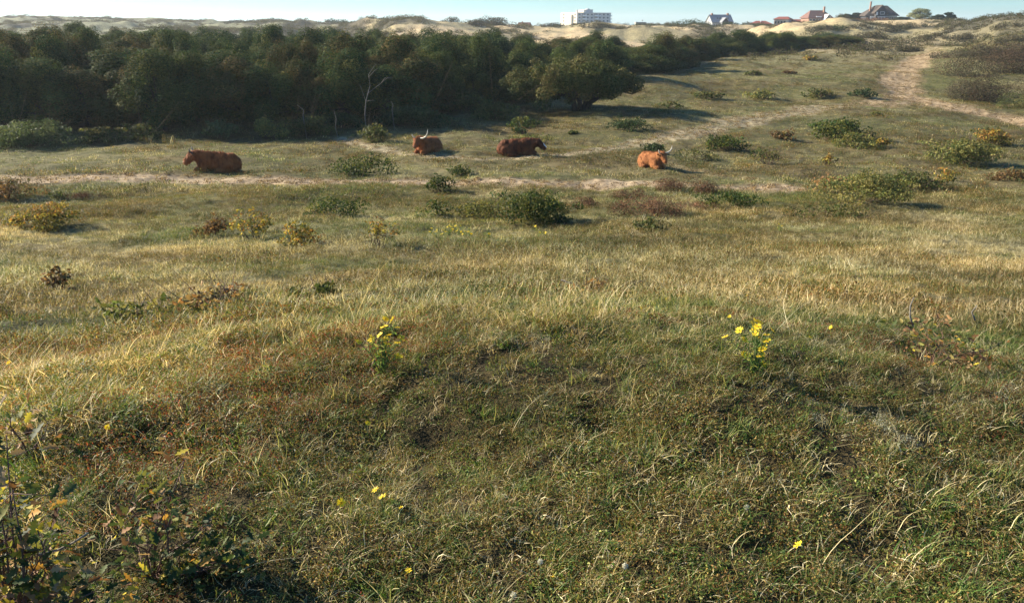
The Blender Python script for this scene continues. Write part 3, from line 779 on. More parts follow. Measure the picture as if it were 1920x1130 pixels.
nf = 6; fh = (zt)/nf
for f in range(nf):
    z = f*fh
    for i in range(8):
        x = -11.5+i*4.2
        if i in (1, 4): continue
        win(t, x, 0, z+1.0, 2.0, fh*.5)
    for x in (-7.3, 5.3):
        bb = part('balcony', WHITE, t, (x-1.9, x+1.9, -1.6, 0, z+.25, z+1.25))
        part('recess_shade', GLASS, bb, (x-1.7, x+1.7, -.03, -.003, z+1.3, z+fh-.2))  # flat dark panel paints the shade inside the balcony bay
    part('balcony', WHITE, t, (L-14, L-14+2.4, 1, 6, z+.2, z+1.2))
    for yy in (2.5, 18.0): win(t, -14.25, yy, z+1.1, 1.6, fh*.42, CREAM, 1)
for x in (3.5, 8): part('dish', WHITE, t, (x, x+.9, -1.7, -1.55, zt-2.2, zt-1.1))

# grey gabled house
t, H, s, b = site(1354, 54, 372, 'gabled_house', 'grey two-storey house with slate roof, twin chimneys and front gable', math.radians(8))
X = lambda px: (px-1354)*s
ze = H(42); zr = H(28.5)
part('wall', GREYW, t, (X(1334), X(1374), 0, 8, -2, ze))
gable(t, 'roof', SLATE, X(1334), X(1374), 0, 8, ze, zr, 'x', .35, .2, GREYW)
part('chimney', BRICK, t, (X(1337), X(1340), 3.5, 4.5, zr-.6, H(25))); part('chimney', BRICK, t, (X(1368), X(1371), 3.5, 4.5, zr-.6, H(25)))
part('front_wing', GREYW, t, (X(1349), X(1361), -2.6, 0, -2, H(41)))
gable(t, 'wing_roof', SLATE, X(1349), X(1361), -2.6, 3.2, H(41), H(34), 'y', .35, .18, DARKW)
part('loggia_shade', DARKW, t, (X(1350.2), X(1359.5), -2.64, -2.602, H(46.5), H(40.8)))  # flat dark sheet in place of the shaded loggia opening
rl = MB()
for i in range(7): rl.box(X(1349.5)+i*.42, X(1349.5)+i*.42+.2, -2.78, -2.66, H(52.5), H(47))
rl.build('railing', [WHITE], t)
for x in (1338, 1342, 1346): win(t, X(x), 0, H(51), .55, 1.2)
for x in (1366, 1371): win(t, X(x), 0, H(50), .6, 1.3)
for x in (1345.5, 1350.5, 1366): part('skylight', GLASS, t, (X(x)-.25, X(x)+.25, 1.1, 1.5, ze+(zr-ze)*.5, ze+(zr-ze)*.5+.35))
# low red-roofed bungalow
t, H, s, b = site(1428, 53, 378, 'bungalow', 'low cream bungalow with red hipped roof and white chimney', math.radians(-6)); X = lambda px: (px-1428)*s
part('wall', CREAM, t, (X(1411), X(1446), 0, 7, -2, H(46)))
hip_roof(t, 'roof', REDT, X(1411), X(1446), 0, 7, H(46), H(39.5), 2.2, 2.6)
part('chimney', WHITE, t, (X(1426), X(1427.5), 1.8, 2.4, H(44), H(38.5)))
for x in (1415, 1420, 1433, 1440): win(t, X(x), 0, H(50.5), .8, .9)
# cream house
t, H, s, b = site(1468, 49, 376, 'cream_house', 'cream two-storey house with shallow red roof between the bungalow and long low house', math.radians(-28)); X = lambda px: (px-1468)*s*1.08
part('wall', CREAM, t, (X(1452), X(1477), 0, 8, -2, H(37)))
hip_roof(t, 'roof', REDT, X(1452), X(1477), 0, 8, H(37), H(31.5), 1.6, 1.6, .4)
part('side_shade', GREYW, t, (X(1477), X(1477)+.06, .1, 7.9, -2, H(37.3)))  # thin grey sheet paints the shaded side of the cream wall
for x in (1455, 1460, 1465, 1470): win(t, X(x), 0, H(44.5), .75, 1.0, BRICK)
for yy in (2.2, 5.4): win(t, X(1452), yy, H(44), 1.0, 1.0, WHITE, 1)
# long low red roof
t, H, s, b = site(1499, 46, 380, 'low_house', 'long low white house with red roof beside the cream house', 0); X = lambda px: (px-1499)*s
part('wall', WHITE, t, (X(1485), X(1512), 0, 6, -2, H(41)))
hip_roof(t, 'roof', REDT, X(1485), X(1512), 0, 6, H(41), H(36.5), .8, .8, .3)
for x in (1489, 1495, 1501, 1507): win(t, X(x), 0, H(44.4), .7, .7, BRICK)
# brown-roofed house
t, H, s, b = site(1538, 44, 370, 'brown_roofed_house', 'brick house with steep brown hipped roof, tall chimney and white-edged gable', math.radians(4)); X = lambda px: (px-1538)*s
part('wall', BRICK, t, (X(1515), X(1560), 0, 8.5, -2, H(34.5)))
hip_roof(t, 'roof', BROWNT, X(1515), X(1560), 0, 8.5, H(34.5), H(19.5), 2.6, 3.0, .5)
part('chimney', BRICK, t, (X(1547), X(1549.5), 2.6, 3.4, H(30), H(12.5)))
part('gable_wing', SAGE, t, (X(1541), X(1555), -2.2, 0, -2, H(38.5)))
gable(t, 'wing_roof', WHITE, X(1541), X(1555), -2.2, 3.4, H(38.5), H(28), 'y', .3, .22, SAGE)
part('dormer', WHITE, t, (X(1529), X(1539), -.2, 2, H(34), H(31)))
for x in (1519, 1525, 1531, 1536): win(t, X(x), 0, H(41), .9, 1.1)
# thatched house
t, H, s, b = site(1652, 39, 352, 'thatched_house', 'large dark thatched house with steep hipped roof and tall slender chimney', math.radians(-4)); X = lambda px: (px-1652)*s
part('wall', DARKW, t, (X(1624), X(1680), 0, 9, -2, H(31)))
hip_roof(t, 'roof', THATCH, X(1624), X(1680), 0, 9, H(30.5), H(10.5), 5.0, 3.6, .7)
part('chimney', BRICK, t, (X(1631), X(1633.3), 1.5, 2.3, -1, H(3)))
part('front_wing', DARKW, t, (X(1637), X(1656), -2.8, 0, -2, H(26)))
gable(t, 'wing_roof', THATCH, X(1635), X(1658), -2.8, 4.4, H(24.5), H(11.5), 'y', .3, .35, DARKW)
part('bay', WHITE, t, (X(1637), X(1640), -2.9, -2.805, H(29), H(23)), (X(1630.5), X(1637), -1.2, -.05, H(36), H(31)))
for i in range(6): win(t, X(1641+i*2.6), -2.8, H(36.5), .35, 1.0)
for i in range(5): win(t, X(1660+i*4), 0, H(36.5), .5, 1.0)
win(t, X(1648), -2.8, H(27), 1.6, .8)
# annexe
t, H, s, b = site(1697, 37, 345, 'annexe', 'low dark annexe right of the thatched house', 0); X = lambda px: (px-1697)*s
part('wall', DARKW, t, (X(1688), X(1706), 0, 4, -2, H(33.5))); part('roof', SLATE, t, (X(1687), X(1707), -.3, 4.3, H(33.5), H(32.3)))
# hut on the dune
t, H, s, b = site(1201, 52, 345, 'flat_hut', 'weathered flat-topped hut with short pole on the dune top', 0); X = lambda px: (px-1201)*s
part('wall', SAGE, t, (X(1192), X(1212), 0, 4, -2.5, H(42.6)), (X(1187), X(1192), .5, 3, -2.5, H(47.5)))
part('roof', CONC, t, (X(1191.5), X(1210), -.2, 4.2, H(42.6), H(41.8)))
mb = MB(); mb.tube([(X(1205), 2, H(42)), (X(1205), 2, H(39.5))], [.06, .06], 6); mb.box(X(1204), X(1206.6), 1.7, 2.3, H(39.6), H(37.8)); mb.build('pole', [CONC], t)
win(t, X(1199), 0, H(47.5), 1.2, .6, SAGE)
# red shed and low red roofs
t, H, s, b = site(981, 54, 335, 'red_shed', 'small dark red shed with steep roof and chimney on the dune', math.radians(-12)); X = lambda px: (px-981)*s
part('wall', REDB, t, (X(971), X(992), 0, 4, -2.5, H(48)))
gable(t, 'roof', BROWNT, X(971), X(992), 0, 4, H(48), H(43), 'x', .25, .15, REDB)
part('chimney', REDB, t, (X(977.5), X(979), 1.2, 1.6, H(46), H(40.5)))
win(t, X(976), 0, H(52), .6, .6); win(t, X(985), 0, H(52), .6, .6)
t, H, s, b = site(953, 55, 338, 'red_roofed_cottage', 'low cottage with faded red roof left of the red shed', 0); X = lambda px: (px-953)*s
part('wall', WHITE, t, (X(944), X(962), 0, 4, -2.5, H(51.5)))
gable(t, 'roof', REDT, X(944), X(962), 0, 4, H(51.5), H(47), 'x', .25, .15, WHITE)
for x in (948, 957): win(t, X(x), 0, H(54), .6, .5)

# ------------------------------------------------------------------ cattle
HORN = solid('horn', (.60, .54, .42), .45, .15, 8); DHORN = solid('horn_tip', (.10, .09, .08), .45, .1, 8)
def coat_mat(name, c, c2):
    m, n, b = mat(name); tc = n.nodes.new('ShaderNodeTexCoord')
    mp = n.nodes.new('ShaderNodeMapping'); mp.inputs['Scale'].default_value = (1, 1, .35); n.links.new(tc.outputs['Object'], mp.inputs[0])
    t = noise(n, 9, 5, .65, mp.outputs[0]); t2 = noise(n, 2.2, 3, .5, tc.outputs['Object'])
    mx = n.nodes.new('ShaderNodeMix'); mx.data_type = 'RGBA'
    n.links.new(maprange(n, math_(n, 'ADD', t.outputs['Fac'], t2.outputs['Fac']), .75, 1.25, 0, 1), mx.inputs[0])
    mx.inputs[6].default_value = (*c, 1); mx.inputs[7].default_value = (*c2, 1); n.links.new(mx.outputs[2], b.inputs['Base Color'])
    b.inputs['Roughness'].default_value = .7; b.inputs['Specular IOR Level'].default_value = .12
    b.inputs['Sheen Weight'].default_value = .0; b.inputs['Sheen Tint'].default_value = (*c2, 1)
    bp = n.nodes.new('ShaderNodeBump'); bp.inputs['Strength'].default_value = .8; bp.inputs['Distance'].default_value = .03
    n.links.new(t.outputs['Fac'], bp.inputs['Height']); n.links.new(bp.outputs[0], b.inputs['Normal'])
    return m
def ellipsoid(c, r, rot=None, n=14):
    V = []; F = []
    for i in range(n+1):
        th = math.pi*i/n
        for j in range(2*n):
            ph = math.pi*j/n
            V.append((math.sin(th)*math.cos(ph)*r[0], math.sin(th)*math.sin(ph)*r[1], math.cos(th)*r[2]))
    V = np.array(V)
    if rot: V = V@np.array(Euler(rot).to_matrix()).T
    for i in range(n):
        for j in range(2*n): F.append((i*2*n+j, (i+1)*2*n+j, (i+1)*2*n+(j+1) % (2*n), i*2*n+(j+1) % (2*n)))
    return V+np.array(c), F
def chain(mb, pts, rads, k=6, asp=1.0):
    for i in range(len(pts)-1):
        a, b = np.array(pts[i], float), np.array(pts[i+1], float)
        for j in range(k):
            f = j/k; r = rads[i]*(1-f)+rads[i+1]*f
            V, Fa = ellipsoid(a*(1-f)+b*f, (r, r*asp, r), n=8); mb.add(V, Fa)
    V, Fa = ellipsoid(pts[-1], (rads[-1],)*3, n=8); mb.add(V, Fa)
def cow(loc, heading, size, label, c, c2, horns=(.5, .5), headyaw=0, blaze=False, name='highland_cow', neckup=0, shag=1.0, hornmat=None):
    t = root(name, loc, label, 'cow', 'cattle resting in the dune valley', rz=heading); t.scale = (size,)*3
    M = coat_mat('cattle_coat', c, c2); mb = MB()
    for ce, r, ro in (((-.72, 0, .38), (.40, .36, .40), None), ((-.25, 0, .42), (.62, .42, .43), (0, .0, 0)), ((.32, 0, .46), (.50, .37, .46), None), ((.40, 0, .60), (.38, .25, .34), None), ((-.66, 0, .60), (.34, .28, .24), None), ((-.15, 0, .60), (.60, .27, .29), None), ((.15, 0, .50), (.5, .36, .38), None), ((-.35, 0, .40), (.6, .42, .40), None),
                      ((-.55, .34, .27), (.38, .15, .27), (0, .3, 0)), ((-.55, -.34, .27), (.38, .15, .27), (0, .3, 0)), ((.52, .25, .30), (.26, .13, .28), None), ((.52, -.25, .30), (.26, .13, .28), None), ((.68, 0, .42), (.2, .2, .32), None)):
        V, Fa = ellipsoid(ce, r, ro); mb.add(V, Fa)
    for sy in (-1, 1):
        chain(mb, [(.62, sy*.24, .20), (.86, sy*.22, .13), (.80, sy*.25, .07), (.52, sy*.27, .055)], [.13, .105, .07, .06])
        chain(mb, [(-.45, sy*.42, .16), (-.12, sy*.50, .11), (-.38, sy*.54, .07), (-.10, sy*.52, .055)], [.15, .10, .07, .055])
    ca, sa = math.cos(headyaw), math.sin(headyaw)
    piv = np.array((.72, 0, .70+neckup*.6))
    def hd(p):
        p = np.array(p, float); q = p-np.array((.72, 0, .74)); return piv+np.array((q[0]*ca-q[1]*sa, q[0]*sa+q[1]*ca, q[2]+neckup*.4))
    chain(mb, [(.40, 0, .60), tuple(piv), hd((.94, 0, .84))], [.33, .29, .21], 7)
    chain(mb, [hd((1.0, 0, .86)), hd((1.12, 0, .76)), hd((1.28, 0, .60)), hd((1.36, 0, .54))], [.20, .175, .135, .115], 6, .95)
    chain(mb, [hd((1.0, -.09, .84)), hd((1.0, .09, .84))], [.15, .15], 3)
    # tail along the rump
    chain(mb, [(-1.05, .05, .52), (-1.14, .10, .3), (-1.12, .2, .1), (-.98, .34, .06)], [.05, .035, .035, .05], 6)
    tmp = mb.build('tmp', [M]); md = tmp.modifiers.new('r', 'REMESH'); md.mode = 'VOXEL'; md.voxel_size = .028; md.use_smooth_shade = True
    sm = tmp.modifiers.new('s', 'SMOOTH'); sm.iterations = 7; sm.factor = .5
    dg = bpy.context.evaluated_depsgraph_get(); me = bpy.data.meshes.new_from_object(tmp.evaluated_get(dg)); bpy.data.objects.remove(tmp)
    me.name = 'body'; me.materials.clear(); me.materials.append(M)
    n = len(me.vertices); co = np.zeros(n*3); me.vertices.foreach_get('co', co); co = co.reshape(-1, 3)
    nr = np.zeros(n*3); me.vertices.foreach_get('normal', nr); nr = nr.reshape(-1, 3)
    co2 = co+nr*((fbm(co[:, 0]*9+co[:, 1]*5, co[:, 2]*4+co[:, 1]*7, 5, 3)-.5)*.05)[:, None]; co2[:, 2] = np.maximum(co2[:, 2], 0)
    me.vertices.foreach_set('co', co2.ravel()); me.polygons.foreach_set('use_smooth', np.full(len(me.polygons), True)); me.update()
    body = put('body', me, t)
    # shaggy coat: tapering locks that hang down the body
    rng = np.random.default_rng(int(abs(loc[0])*100)); N = int(5200*shag); k = rng.integers(0, n, N)
    p = co2[k]; q = nr[k]; g = np.array([-.25, 0, -1.0]); dwn = g-(q@g)[:, None]*q; dwn += q*.35+rng.normal(size=(N, 3))*.25
    dwn /= np.linalg.norm(dwn, axis=1)[:, None]; sd = np.cross(dwn, q); sd /= np.linalg.norm(sd, axis=1)[:, None]+1e-6
    ln = rng.uniform(.04, .10, N)[:, None]*(.6+.6*shag); wd = .009
    V = np.stack([p-sd*wd, p+sd*wd, p+dwn*ln*.5+q*.012+sd*wd*.8, p+dwn*ln*.5+q*.012-sd*wd*.8, p+dwn*ln], 1); V[:, :, 2] = np.maximum(V[:, :, 2], .0)
    i5 = np.arange(N)[:, None]*5
    put('coat_hair', mesh_np('coat_hair', V, [np.hstack([i5, i5+1, i5+2, i5+3]), np.hstack([i5+3, i5+2, i5+4])], None, False, [M]), t)
    # forelock between the horns
    if shag > .5:
        N = 220; a = rng.uniform(-1, 1, N); V = []
        for i in range(N):
            s0 = hd((.99+rng.normal()*.04, a[i]*.12, .99-abs(a[i])*.03)); e0 = hd((1.20+rng.normal()*.03, a[i]*.13, .74+rng.normal()*.05)); m0 = (s0+e0)/2+np.array((.05, 0, .07))
            V.append([s0+(0, .008, 0), s0-(0, .008, 0), m0-(0, .009, 0), m0+(0, .009, 0), e0])
        i5 = np.arange(N)[:, None]*5
        put('forelock', mesh_np('forelock', np.array(V), [np.hstack([i5, i5+1, i5+2, i5+3]), np.hstack([i5+3, i5+2, i5+4])], None, False, [M]), t)
    for sy, hl in ((1, horns[0]), (-1, horns[1])):
        if hl > 0:
            h = MB(); L = hl
            h.tube([hd((1.0, sy*.12, .95)), hd((1.02, sy*(.12+.36*L), .96)), hd((1.06, sy*(.12+.70*L), 1.0+.12*L)), hd((1.09, sy*(.12+.88*L), 1.0+.42*L)), hd((1.08, sy*(.12+.92*L), 1.0+.78*L))], [.045, .044, .040, .030, .008], 9)
            h.build('horn', [hornmat or HORN], t, True)
        e = MB(); V, Fa = ellipsoid((0, 0, 0), (.035, .13, .06), n=7); V = V@np.array(Euler((sy*.35, 0, 0)).to_matrix()).T; e.add(V+hd((.96, sy*.24, .86)), Fa)
        e.build('ear', [M], t, True)
        e = MB(); V, Fa = ellipsoid(hd((1.16, sy*.125, .80)), (.022, .015, .02), n=5); e.add(V, Fa); e.build('eye', [DHORN], t, True)
    e = MB(); V, Fa = ellipsoid(hd((1.42, 0, .53)), (.055, .08, .06), n=7); e.add(V, Fa); e.build('muzzle', [solid('muzzle_skin', (.16, .10, .08), .5, .1)], t, True)
    if blaze:
        e = MB(); pts = [hd((1.10, 0, .955)), hd((1.22, 0, .845)), hd((1.36, 0, .70)), hd((1.44, 0, .60))]
        for a_, b_ in zip(pts[:-1], pts[1:]):
            for f in np.linspace(0, 1, 4): V, Fa = ellipsoid(a_*(1-f)+b_*f, (.045, .05, .045), n=6); e.add(V, Fa)
        e.build('blaze', [solid('white_hair', (.8, .78, .72), .7, .1)], t, True)
    return t
b = P(408, 322); cow(b, math.radians(180), .98, 'rust-red highland cow lying side-on beside the track, head to the left', (.17, .048, .014), (.40, .13, .035), (.26, .26), .2, neckup=-.04, hornmat=DHORN)
b = P(803, 286); cow(b, math.radians(-122), .89, 'orange-brown highland cow facing the viewer with one tall horn raised', (.16, .05, .018), (.42, .15, .045), (.66, .22), .15, neckup=.05)
b = P(972, 292); cow(b, math.radians(-3), .98, 'dark brown cow with white face blaze lying side-on, head to the right', (.045, .014, .006), (.17, .055, .018), (0, 0), 0, True, name='dark_cow', neckup=-.10, shag=.35)
b = P(1222, 314); cow(b, math.radians(-62), .78, 'light orange highland cow facing right, lying before a dark bush', (.25, .09, .03), (.45, .19, .065), (.46, .22), -.15, neckup=.06)

# ------------------------------------------------------------------ grass, moss, herbs: countless, so stuff
def blades(n, R, h, w_, lean, curl, pal, rng, seg=4, dirbias=(.25, .05), wob=.35):
    a = rng.uniform(0, 2*math.pi, n); r = R*rng.random(n)**.6
    x = np.cos(a)*r; y = np.sin(a)*r; z = np.full(n, -.01)
    ph = a+rng.normal(size=n)*1.0; th = np.abs(rng.normal(size=n))*lean
    L = h*rng.uniform(.45, 1.25, n)/seg; dth = curl*rng.uniform(.2, 1.6, n)/seg
    fac = ph+math.pi/2+rng.normal(size=n)*.6
    W = w_*rng.uniform(.6, 1.4, n); V = []
    for i in range(seg+1):
        ww = W*(1-(i/seg)**1.5*.85)/2
        V += [np.stack([x-np.cos(fac)*ww, y-np.sin(fac)*ww, z], 1), np.stack([x+np.cos(fac)*ww, y+np.sin(fac)*ww, z], 1)]
        dx = np.sin(th)*np.cos(ph)+dirbias[0]*i/seg; dy = np.sin(th)*np.sin(ph)+dirbias[1]*i/seg; dz = np.cos(th)
        x = x+dx*L; y = y+dy*L; z = np.maximum(z+dz*L, .004); th = th+dth; ph = ph+rng.normal(size=n)*wob
    V = np.stack(V, 1); m = 2*(seg+1)
    i0 = np.arange(n)[:, None]*m
    Q = np.concatenate([np.hstack([i0+2*i, i0+2*i+1, i0+2*i+3, i0+2*i+2]) for i in range(seg)])
    p = np.array(pal); col = p[rng.integers(0, len(p), n)]*rng.uniform(.6, 1.4, n)[:, None]
    return V.reshape(-1, 3), Q, np.repeat(col, m, 0)
def herb(n, R, h, leaf, pal, rng):
    "low moss and herb cushion: small leaves at many heights"
    a = rng.uniform(0, 2*math.pi, n); r = R*rng.random(n)**.5
    pos = np.stack([np.cos(a)*r, np.sin(a)*r, h*rng.random(n)**1.3*(1.15-.6*(r/R)**2)], 1)
    p = np.array(pal); col = p[rng.integers(0, len(p), n)]*rng.uniform(.6, 1.4, n)[:, None]
    return leaves(pos, np.tile([0, 0, .6], (n, 1)), leaf, col, rng, .45)
STRAW = [(.54, .45, .24), (.38, .305, .14), (.74, .65, .41), (.27, .205, .085), (.20, .18, .06)]
GRN = [(.08, .12, .026), (.14, .17, .038), (.045, .08, .018), (.27, .27, .08), (.055, .12, .022)]
BRN = [(.17, .09, .03), (.12, .095, .028), (.26, .18, .055), (.10, .125, .028), (.07, .09, .022)]
LICH = [(.32, .32, .22), (.24, .24, .16), (.38, .36, .27)]
protos = bpy.data.collections.new('grass_kinds')     # not linked to the scene: only the scattering reads it
KIND = {}
def proto(kind, builder, k):
    for i in range(k):
        idx = sum(len(v) for v in KIND.values())
        V, Q, c = builder(np.random.default_rng(900+idx))
        o = bpy.data.objects.new('k%03d' % idx, mesh_np('blade_tuft', V, [Q], c, False, [GRASS])); protos.objects.link(o)
        KIND.setdefault(kind, []).append(idx)
def both(*parts):
    V = []; Q = []; c = []; n = 0
    for a, b, d in parts: V.append(a); Q.append(b+n); c.append(d); n += len(a)
    return np.concatenate(V), np.concatenate(Q), np.concatenate(c)
# close to the viewer: fine blades
proto('n_straw', lambda r: blades(40, .055, .095, .0024, .9, 2.6, STRAW+STRAW[:1], r, 6), 4)
proto('n_green', lambda r: blades(32, .05, .085, .0028, .6, 1.5, GRN, r, 4), 4)
proto('n_herb', lambda r: both(herb(80, .06, .034, .010, BRN[:3]+GRN[:2], r), blades(14, .05, .075, .0022, .9, 2.2, STRAW+GRN, r, 5)), 3)
proto('n_red', lambda r: both(herb(110, .07, .05, .009, [(.26, .07, .03), (.16, .05, .025), (.20, .11, .035), (.10, .09, .025)], r), blades(8, .05, .06, .0018, .8, 1.8, STRAW, r, 4)), 2)
proto('n_moss', lambda r: herb(90, .06, .030, .012, GRN+BRN[3:], r), 3)
proto('n_lich', lambda r: both(herb(150, .05, .03, .007, LICH, r), blades(16, .05, .04, .0015, .9, 2.5, LICH, r, 4)), 2)
proto('n_tuss', lambda r: blades(130, .09, .125, .0018, .75, 2.2, STRAW+GRN+GRN[:2], r, 6), 3)
proto('n_weed', lambda r: herb(26, .05, .03, .032, GRN[:3], r), 2)
proto('n_tall', lambda r: blades(4, .04, .26, .0019, .5, 1.2, STRAW[:3], r, 7, (.5, .1), .2), 4)
# meadow: coarser tufts
proto('m_straw', lambda r: blades(40, .15, .125, .0042, .8, 1.5, STRAW, r, 3, (.35, .05)), 4)
proto('m_green', lambda r: blades(40, .15, .09, .0050, .8, 1.3, GRN+STRAW[3:], r, 3), 4)
proto('m_brown', lambda r: both(herb(70, .15, .09, .022, BRN, r), blades(12, .15, .12, .005, .6, 1.0, BRN+STRAW[:2], r, 3)), 3)
# valley and hillside: short clumps
proto('f_straw', lambda r: blades(48, .34, .095, .013, .8, 1.0, STRAW+GRN[:2], r, 2), 3)
proto('f_green', lambda r: blades(48, .34, .075, .014, .9, 1.0, GRN+STRAW[3:], r, 2), 3)
proto('s_rough', lambda r: both(herb(150, .40, .42, .075, PAL['olive']+PAL['grey']+BRN[:2], r), blades(20, .35, .45, .014, .5, 1.0, STRAW+BRN, r, 3)), 4)
proto('s_heath', lambda r: herb(150, .9, .55, .17, PAL['grey']+PAL['heathdark']+PAL['olive'][:2], r), 3)
proto('c_clod', lambda r: herb(26, .16, .03, .06, [(.16, .10, .05), (.30, .22, .12), (.10, .065, .035), (.38, .30, .18)], r), 3)
proto('f_brown', lambda r: both(herb(60, .34, .13, .05, BRN, r), blades(12, .34, .14, .012, .7, 1.0, BRN, r, 2)), 2)

def scatter_group():
    g = bpy.data.node_groups.new('scatter_tufts', 'GeometryNodeTree')
    g.interface.new_socket('Geometry', in_out='INPUT', socket_type='NodeSocketGeometry')
    g.interface.new_socket('Geometry', in_out='OUTPUT', socket_type='NodeSocketGeometry')
    N = g.nodes; i = N.new('NodeGroupInput'); o = N.new('NodeGroupOutput'); ip = N.new('GeometryNodeInstanceOnPoints'); ci = N.new('GeometryNodeCollectionInfo')
    ci.inputs['Collection'].default_value = protos; ci.inputs['Separate Children'].default_value = True; ci.inputs['Reset Children'].default_value = True
    def na(nm, ty):
        a = N.new('GeometryNodeInputNamedAttribute'); a.data_type = ty; a.inputs['Name'].default_value = nm; return a.outputs['Attribute']
    g.links.new(i.outputs[0], ip.inputs['Points']); g.links.new(ci.outputs[0], ip.inputs['Instance']); ip.inputs['Pick Instance'].default_value = True
    g.links.new(na('idx', 'INT'), ip.inputs['Instance Index']); g.links.new(na('rot', 'FLOAT_VECTOR'), ip.inputs['Rotation']); g.links.new(na('scl', 'FLOAT_VECTOR'), ip.inputs['Scale'])
    g.links.new(ip.outputs[0], o.inputs[0]); return g
SG = scatter_group()
def stuff(name, label, X, Y, idx, scl, tint, rng, tilt=.18):
    Z = height(X, Y); n = len(X); e = .15
    sx = (height(X+e, Y)-Z)/e; sy = (height(X, Y+e)-Z)/e
    me = mesh_np(name, np.stack([X, Y, Z], 1), [])
    def at(nm, ty, field, arr):
        a = me.attributes.new(nm, ty, 'POINT'); a.data.foreach_set(field, np.ascontiguousarray(arr).ravel())
    rot = np.stack([np.arctan(sy)*.8+rng.normal(size=n)*tilt, -np.arctan(sx)*.8+rng.normal(size=n)*tilt, rng.uniform(-1.1, 1.1, n)], 1)
    at('rot', 'FLOAT_VECTOR', 'vector', rot.astype(np.float32)); at('idx', 'INT', 'value', idx.astype(np.int32))
    at('scl', 'FLOAT_VECTOR', 'vector', np.stack([scl, scl, scl*rng.uniform(.75, 1.25, n)], 1).astype(np.float32)); at('tint', 'FLOAT_VECTOR', 'vector', tint.astype(np.float32))
    o = put(name, me); md = o.modifiers.new('scatter', 'NODES'); md.node_group = SG
    tag(o, label, 'grass', kind='stuff'); return o
def wedge(n, y0, y1, rng, pw=1.0, margin=1.13, power=2.0):
    "random places in the ground the photograph takes in, y0 to y1 metres ahead"
    y = (y0**power+(y1**power-y0**power)*rng.random(n))**(1/power)
    half = .602*1.28 if y0 < 12 else .602*margin
    return rng.uniform(-1, 1, n)*(half*y+.5), y
def choose(p, rng):
    c = np.cumsum(np.stack(p, 1), 1); c /= c[:, -1:]; return (rng.random(len(c))[:, None] > c).sum(1)
rng = np.random.default_rng(77)
def field(name, label, kinds, n, y0, y1, sfun, power=2.0, seed=1):
    rng = np.random.default_rng(seed)
    X, Y = wedge(n, y0, y1, rng, power=power); cv = cover(X, Y)
    keep = rng.random(n) > np.clip(cv['path']*1.05-.02, 0, .97)
    dens = np.clip(.62+1.5*(fbm(X*.9, Y*.9, 91, 3)-.35), .25, 1); keep &= rng.random(n) < dens
    keep &= rng.random(n) > .8*cv['sand']
    X, Y = X[keep], Y[keep]; cv = {k: v[keep] for k, v in cv.items()}
    P_ = [f(cv, X, Y) for f in kinds.values()]; ch = choose(P_, rng)
    names = list(kinds); idx = np.zeros(len(X), int)
    for i, nm in enumerate(names):
        m = ch == i; idx[m] = rng.choice(KIND[nm], m.sum())
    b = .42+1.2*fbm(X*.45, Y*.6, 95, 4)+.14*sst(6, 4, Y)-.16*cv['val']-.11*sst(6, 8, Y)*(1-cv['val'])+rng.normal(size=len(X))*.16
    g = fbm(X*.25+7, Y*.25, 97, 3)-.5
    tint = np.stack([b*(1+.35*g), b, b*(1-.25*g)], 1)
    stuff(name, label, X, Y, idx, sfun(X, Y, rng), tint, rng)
hfield = lambda s: (lambda X, Y, r: s*(.45+1.15*fbm(X*.6, Y*.6, 99, 3))*r.uniform(.8, 1.25, len(X)))
field('grass', 'fine curled straw and green grass covering the near dune top', {
    'n_straw': lambda c, X, Y: c['straw']*1.7+.16+.5*sst(3.2, 4.6, Y), 'n_green': lambda c, X, Y: c['green']*.9+.15,
    'n_herb': lambda c, X, Y: c['brown']*2.4+.12, 'n_red': lambda c, X, Y: 1.3*sst(.54, .66, fbm(X*.9+31, Y*1.1, 107, 4)), 'n_moss': lambda c, X, Y: .35+.7*c['green'],
    'n_lich': lambda c, X, Y: .8*sst(.66, .74, fbm(X*1.3+5, Y*1.3, 101, 3)), 'n_tuss': lambda c, X, Y: .09*sst(.48, .62, fbm(X*1.1, Y*1.1, 105, 2)), 'n_weed': lambda c, X, Y: .03+0*X, 'n_tall': lambda c, X, Y: .02+.06*sst(.5, .7, fbm(X*.8, Y*.8, 103, 2))},
    30000, 1.2, 7.0, hfield(1.05), 1.7, 11)
field('meadow_grass', 'straw-coloured and olive meadow grass beyond the near rise', {
    'm_straw': lambda c, X, Y: c['straw']**1.5*2.4, 'm_green': lambda c, X, Y: c['green'], 'm_brown': lambda c, X, Y: c['brown']*2.4+.10},
    52000, 5.5, 31, hfield(.95), 1.6, 12)
field('valley_grass', 'short green and straw grass of the valley floor and hillside', {
    'f_straw': lambda c, X, Y: c['straw']*1.7, 'f_green': lambda c, X, Y: c['green'], 'f_brown': lambda c, X, Y: c['brown']*1.5+c['heath']*2},
    52000, 27, 150, hfield(1.0), 1.5, 13)

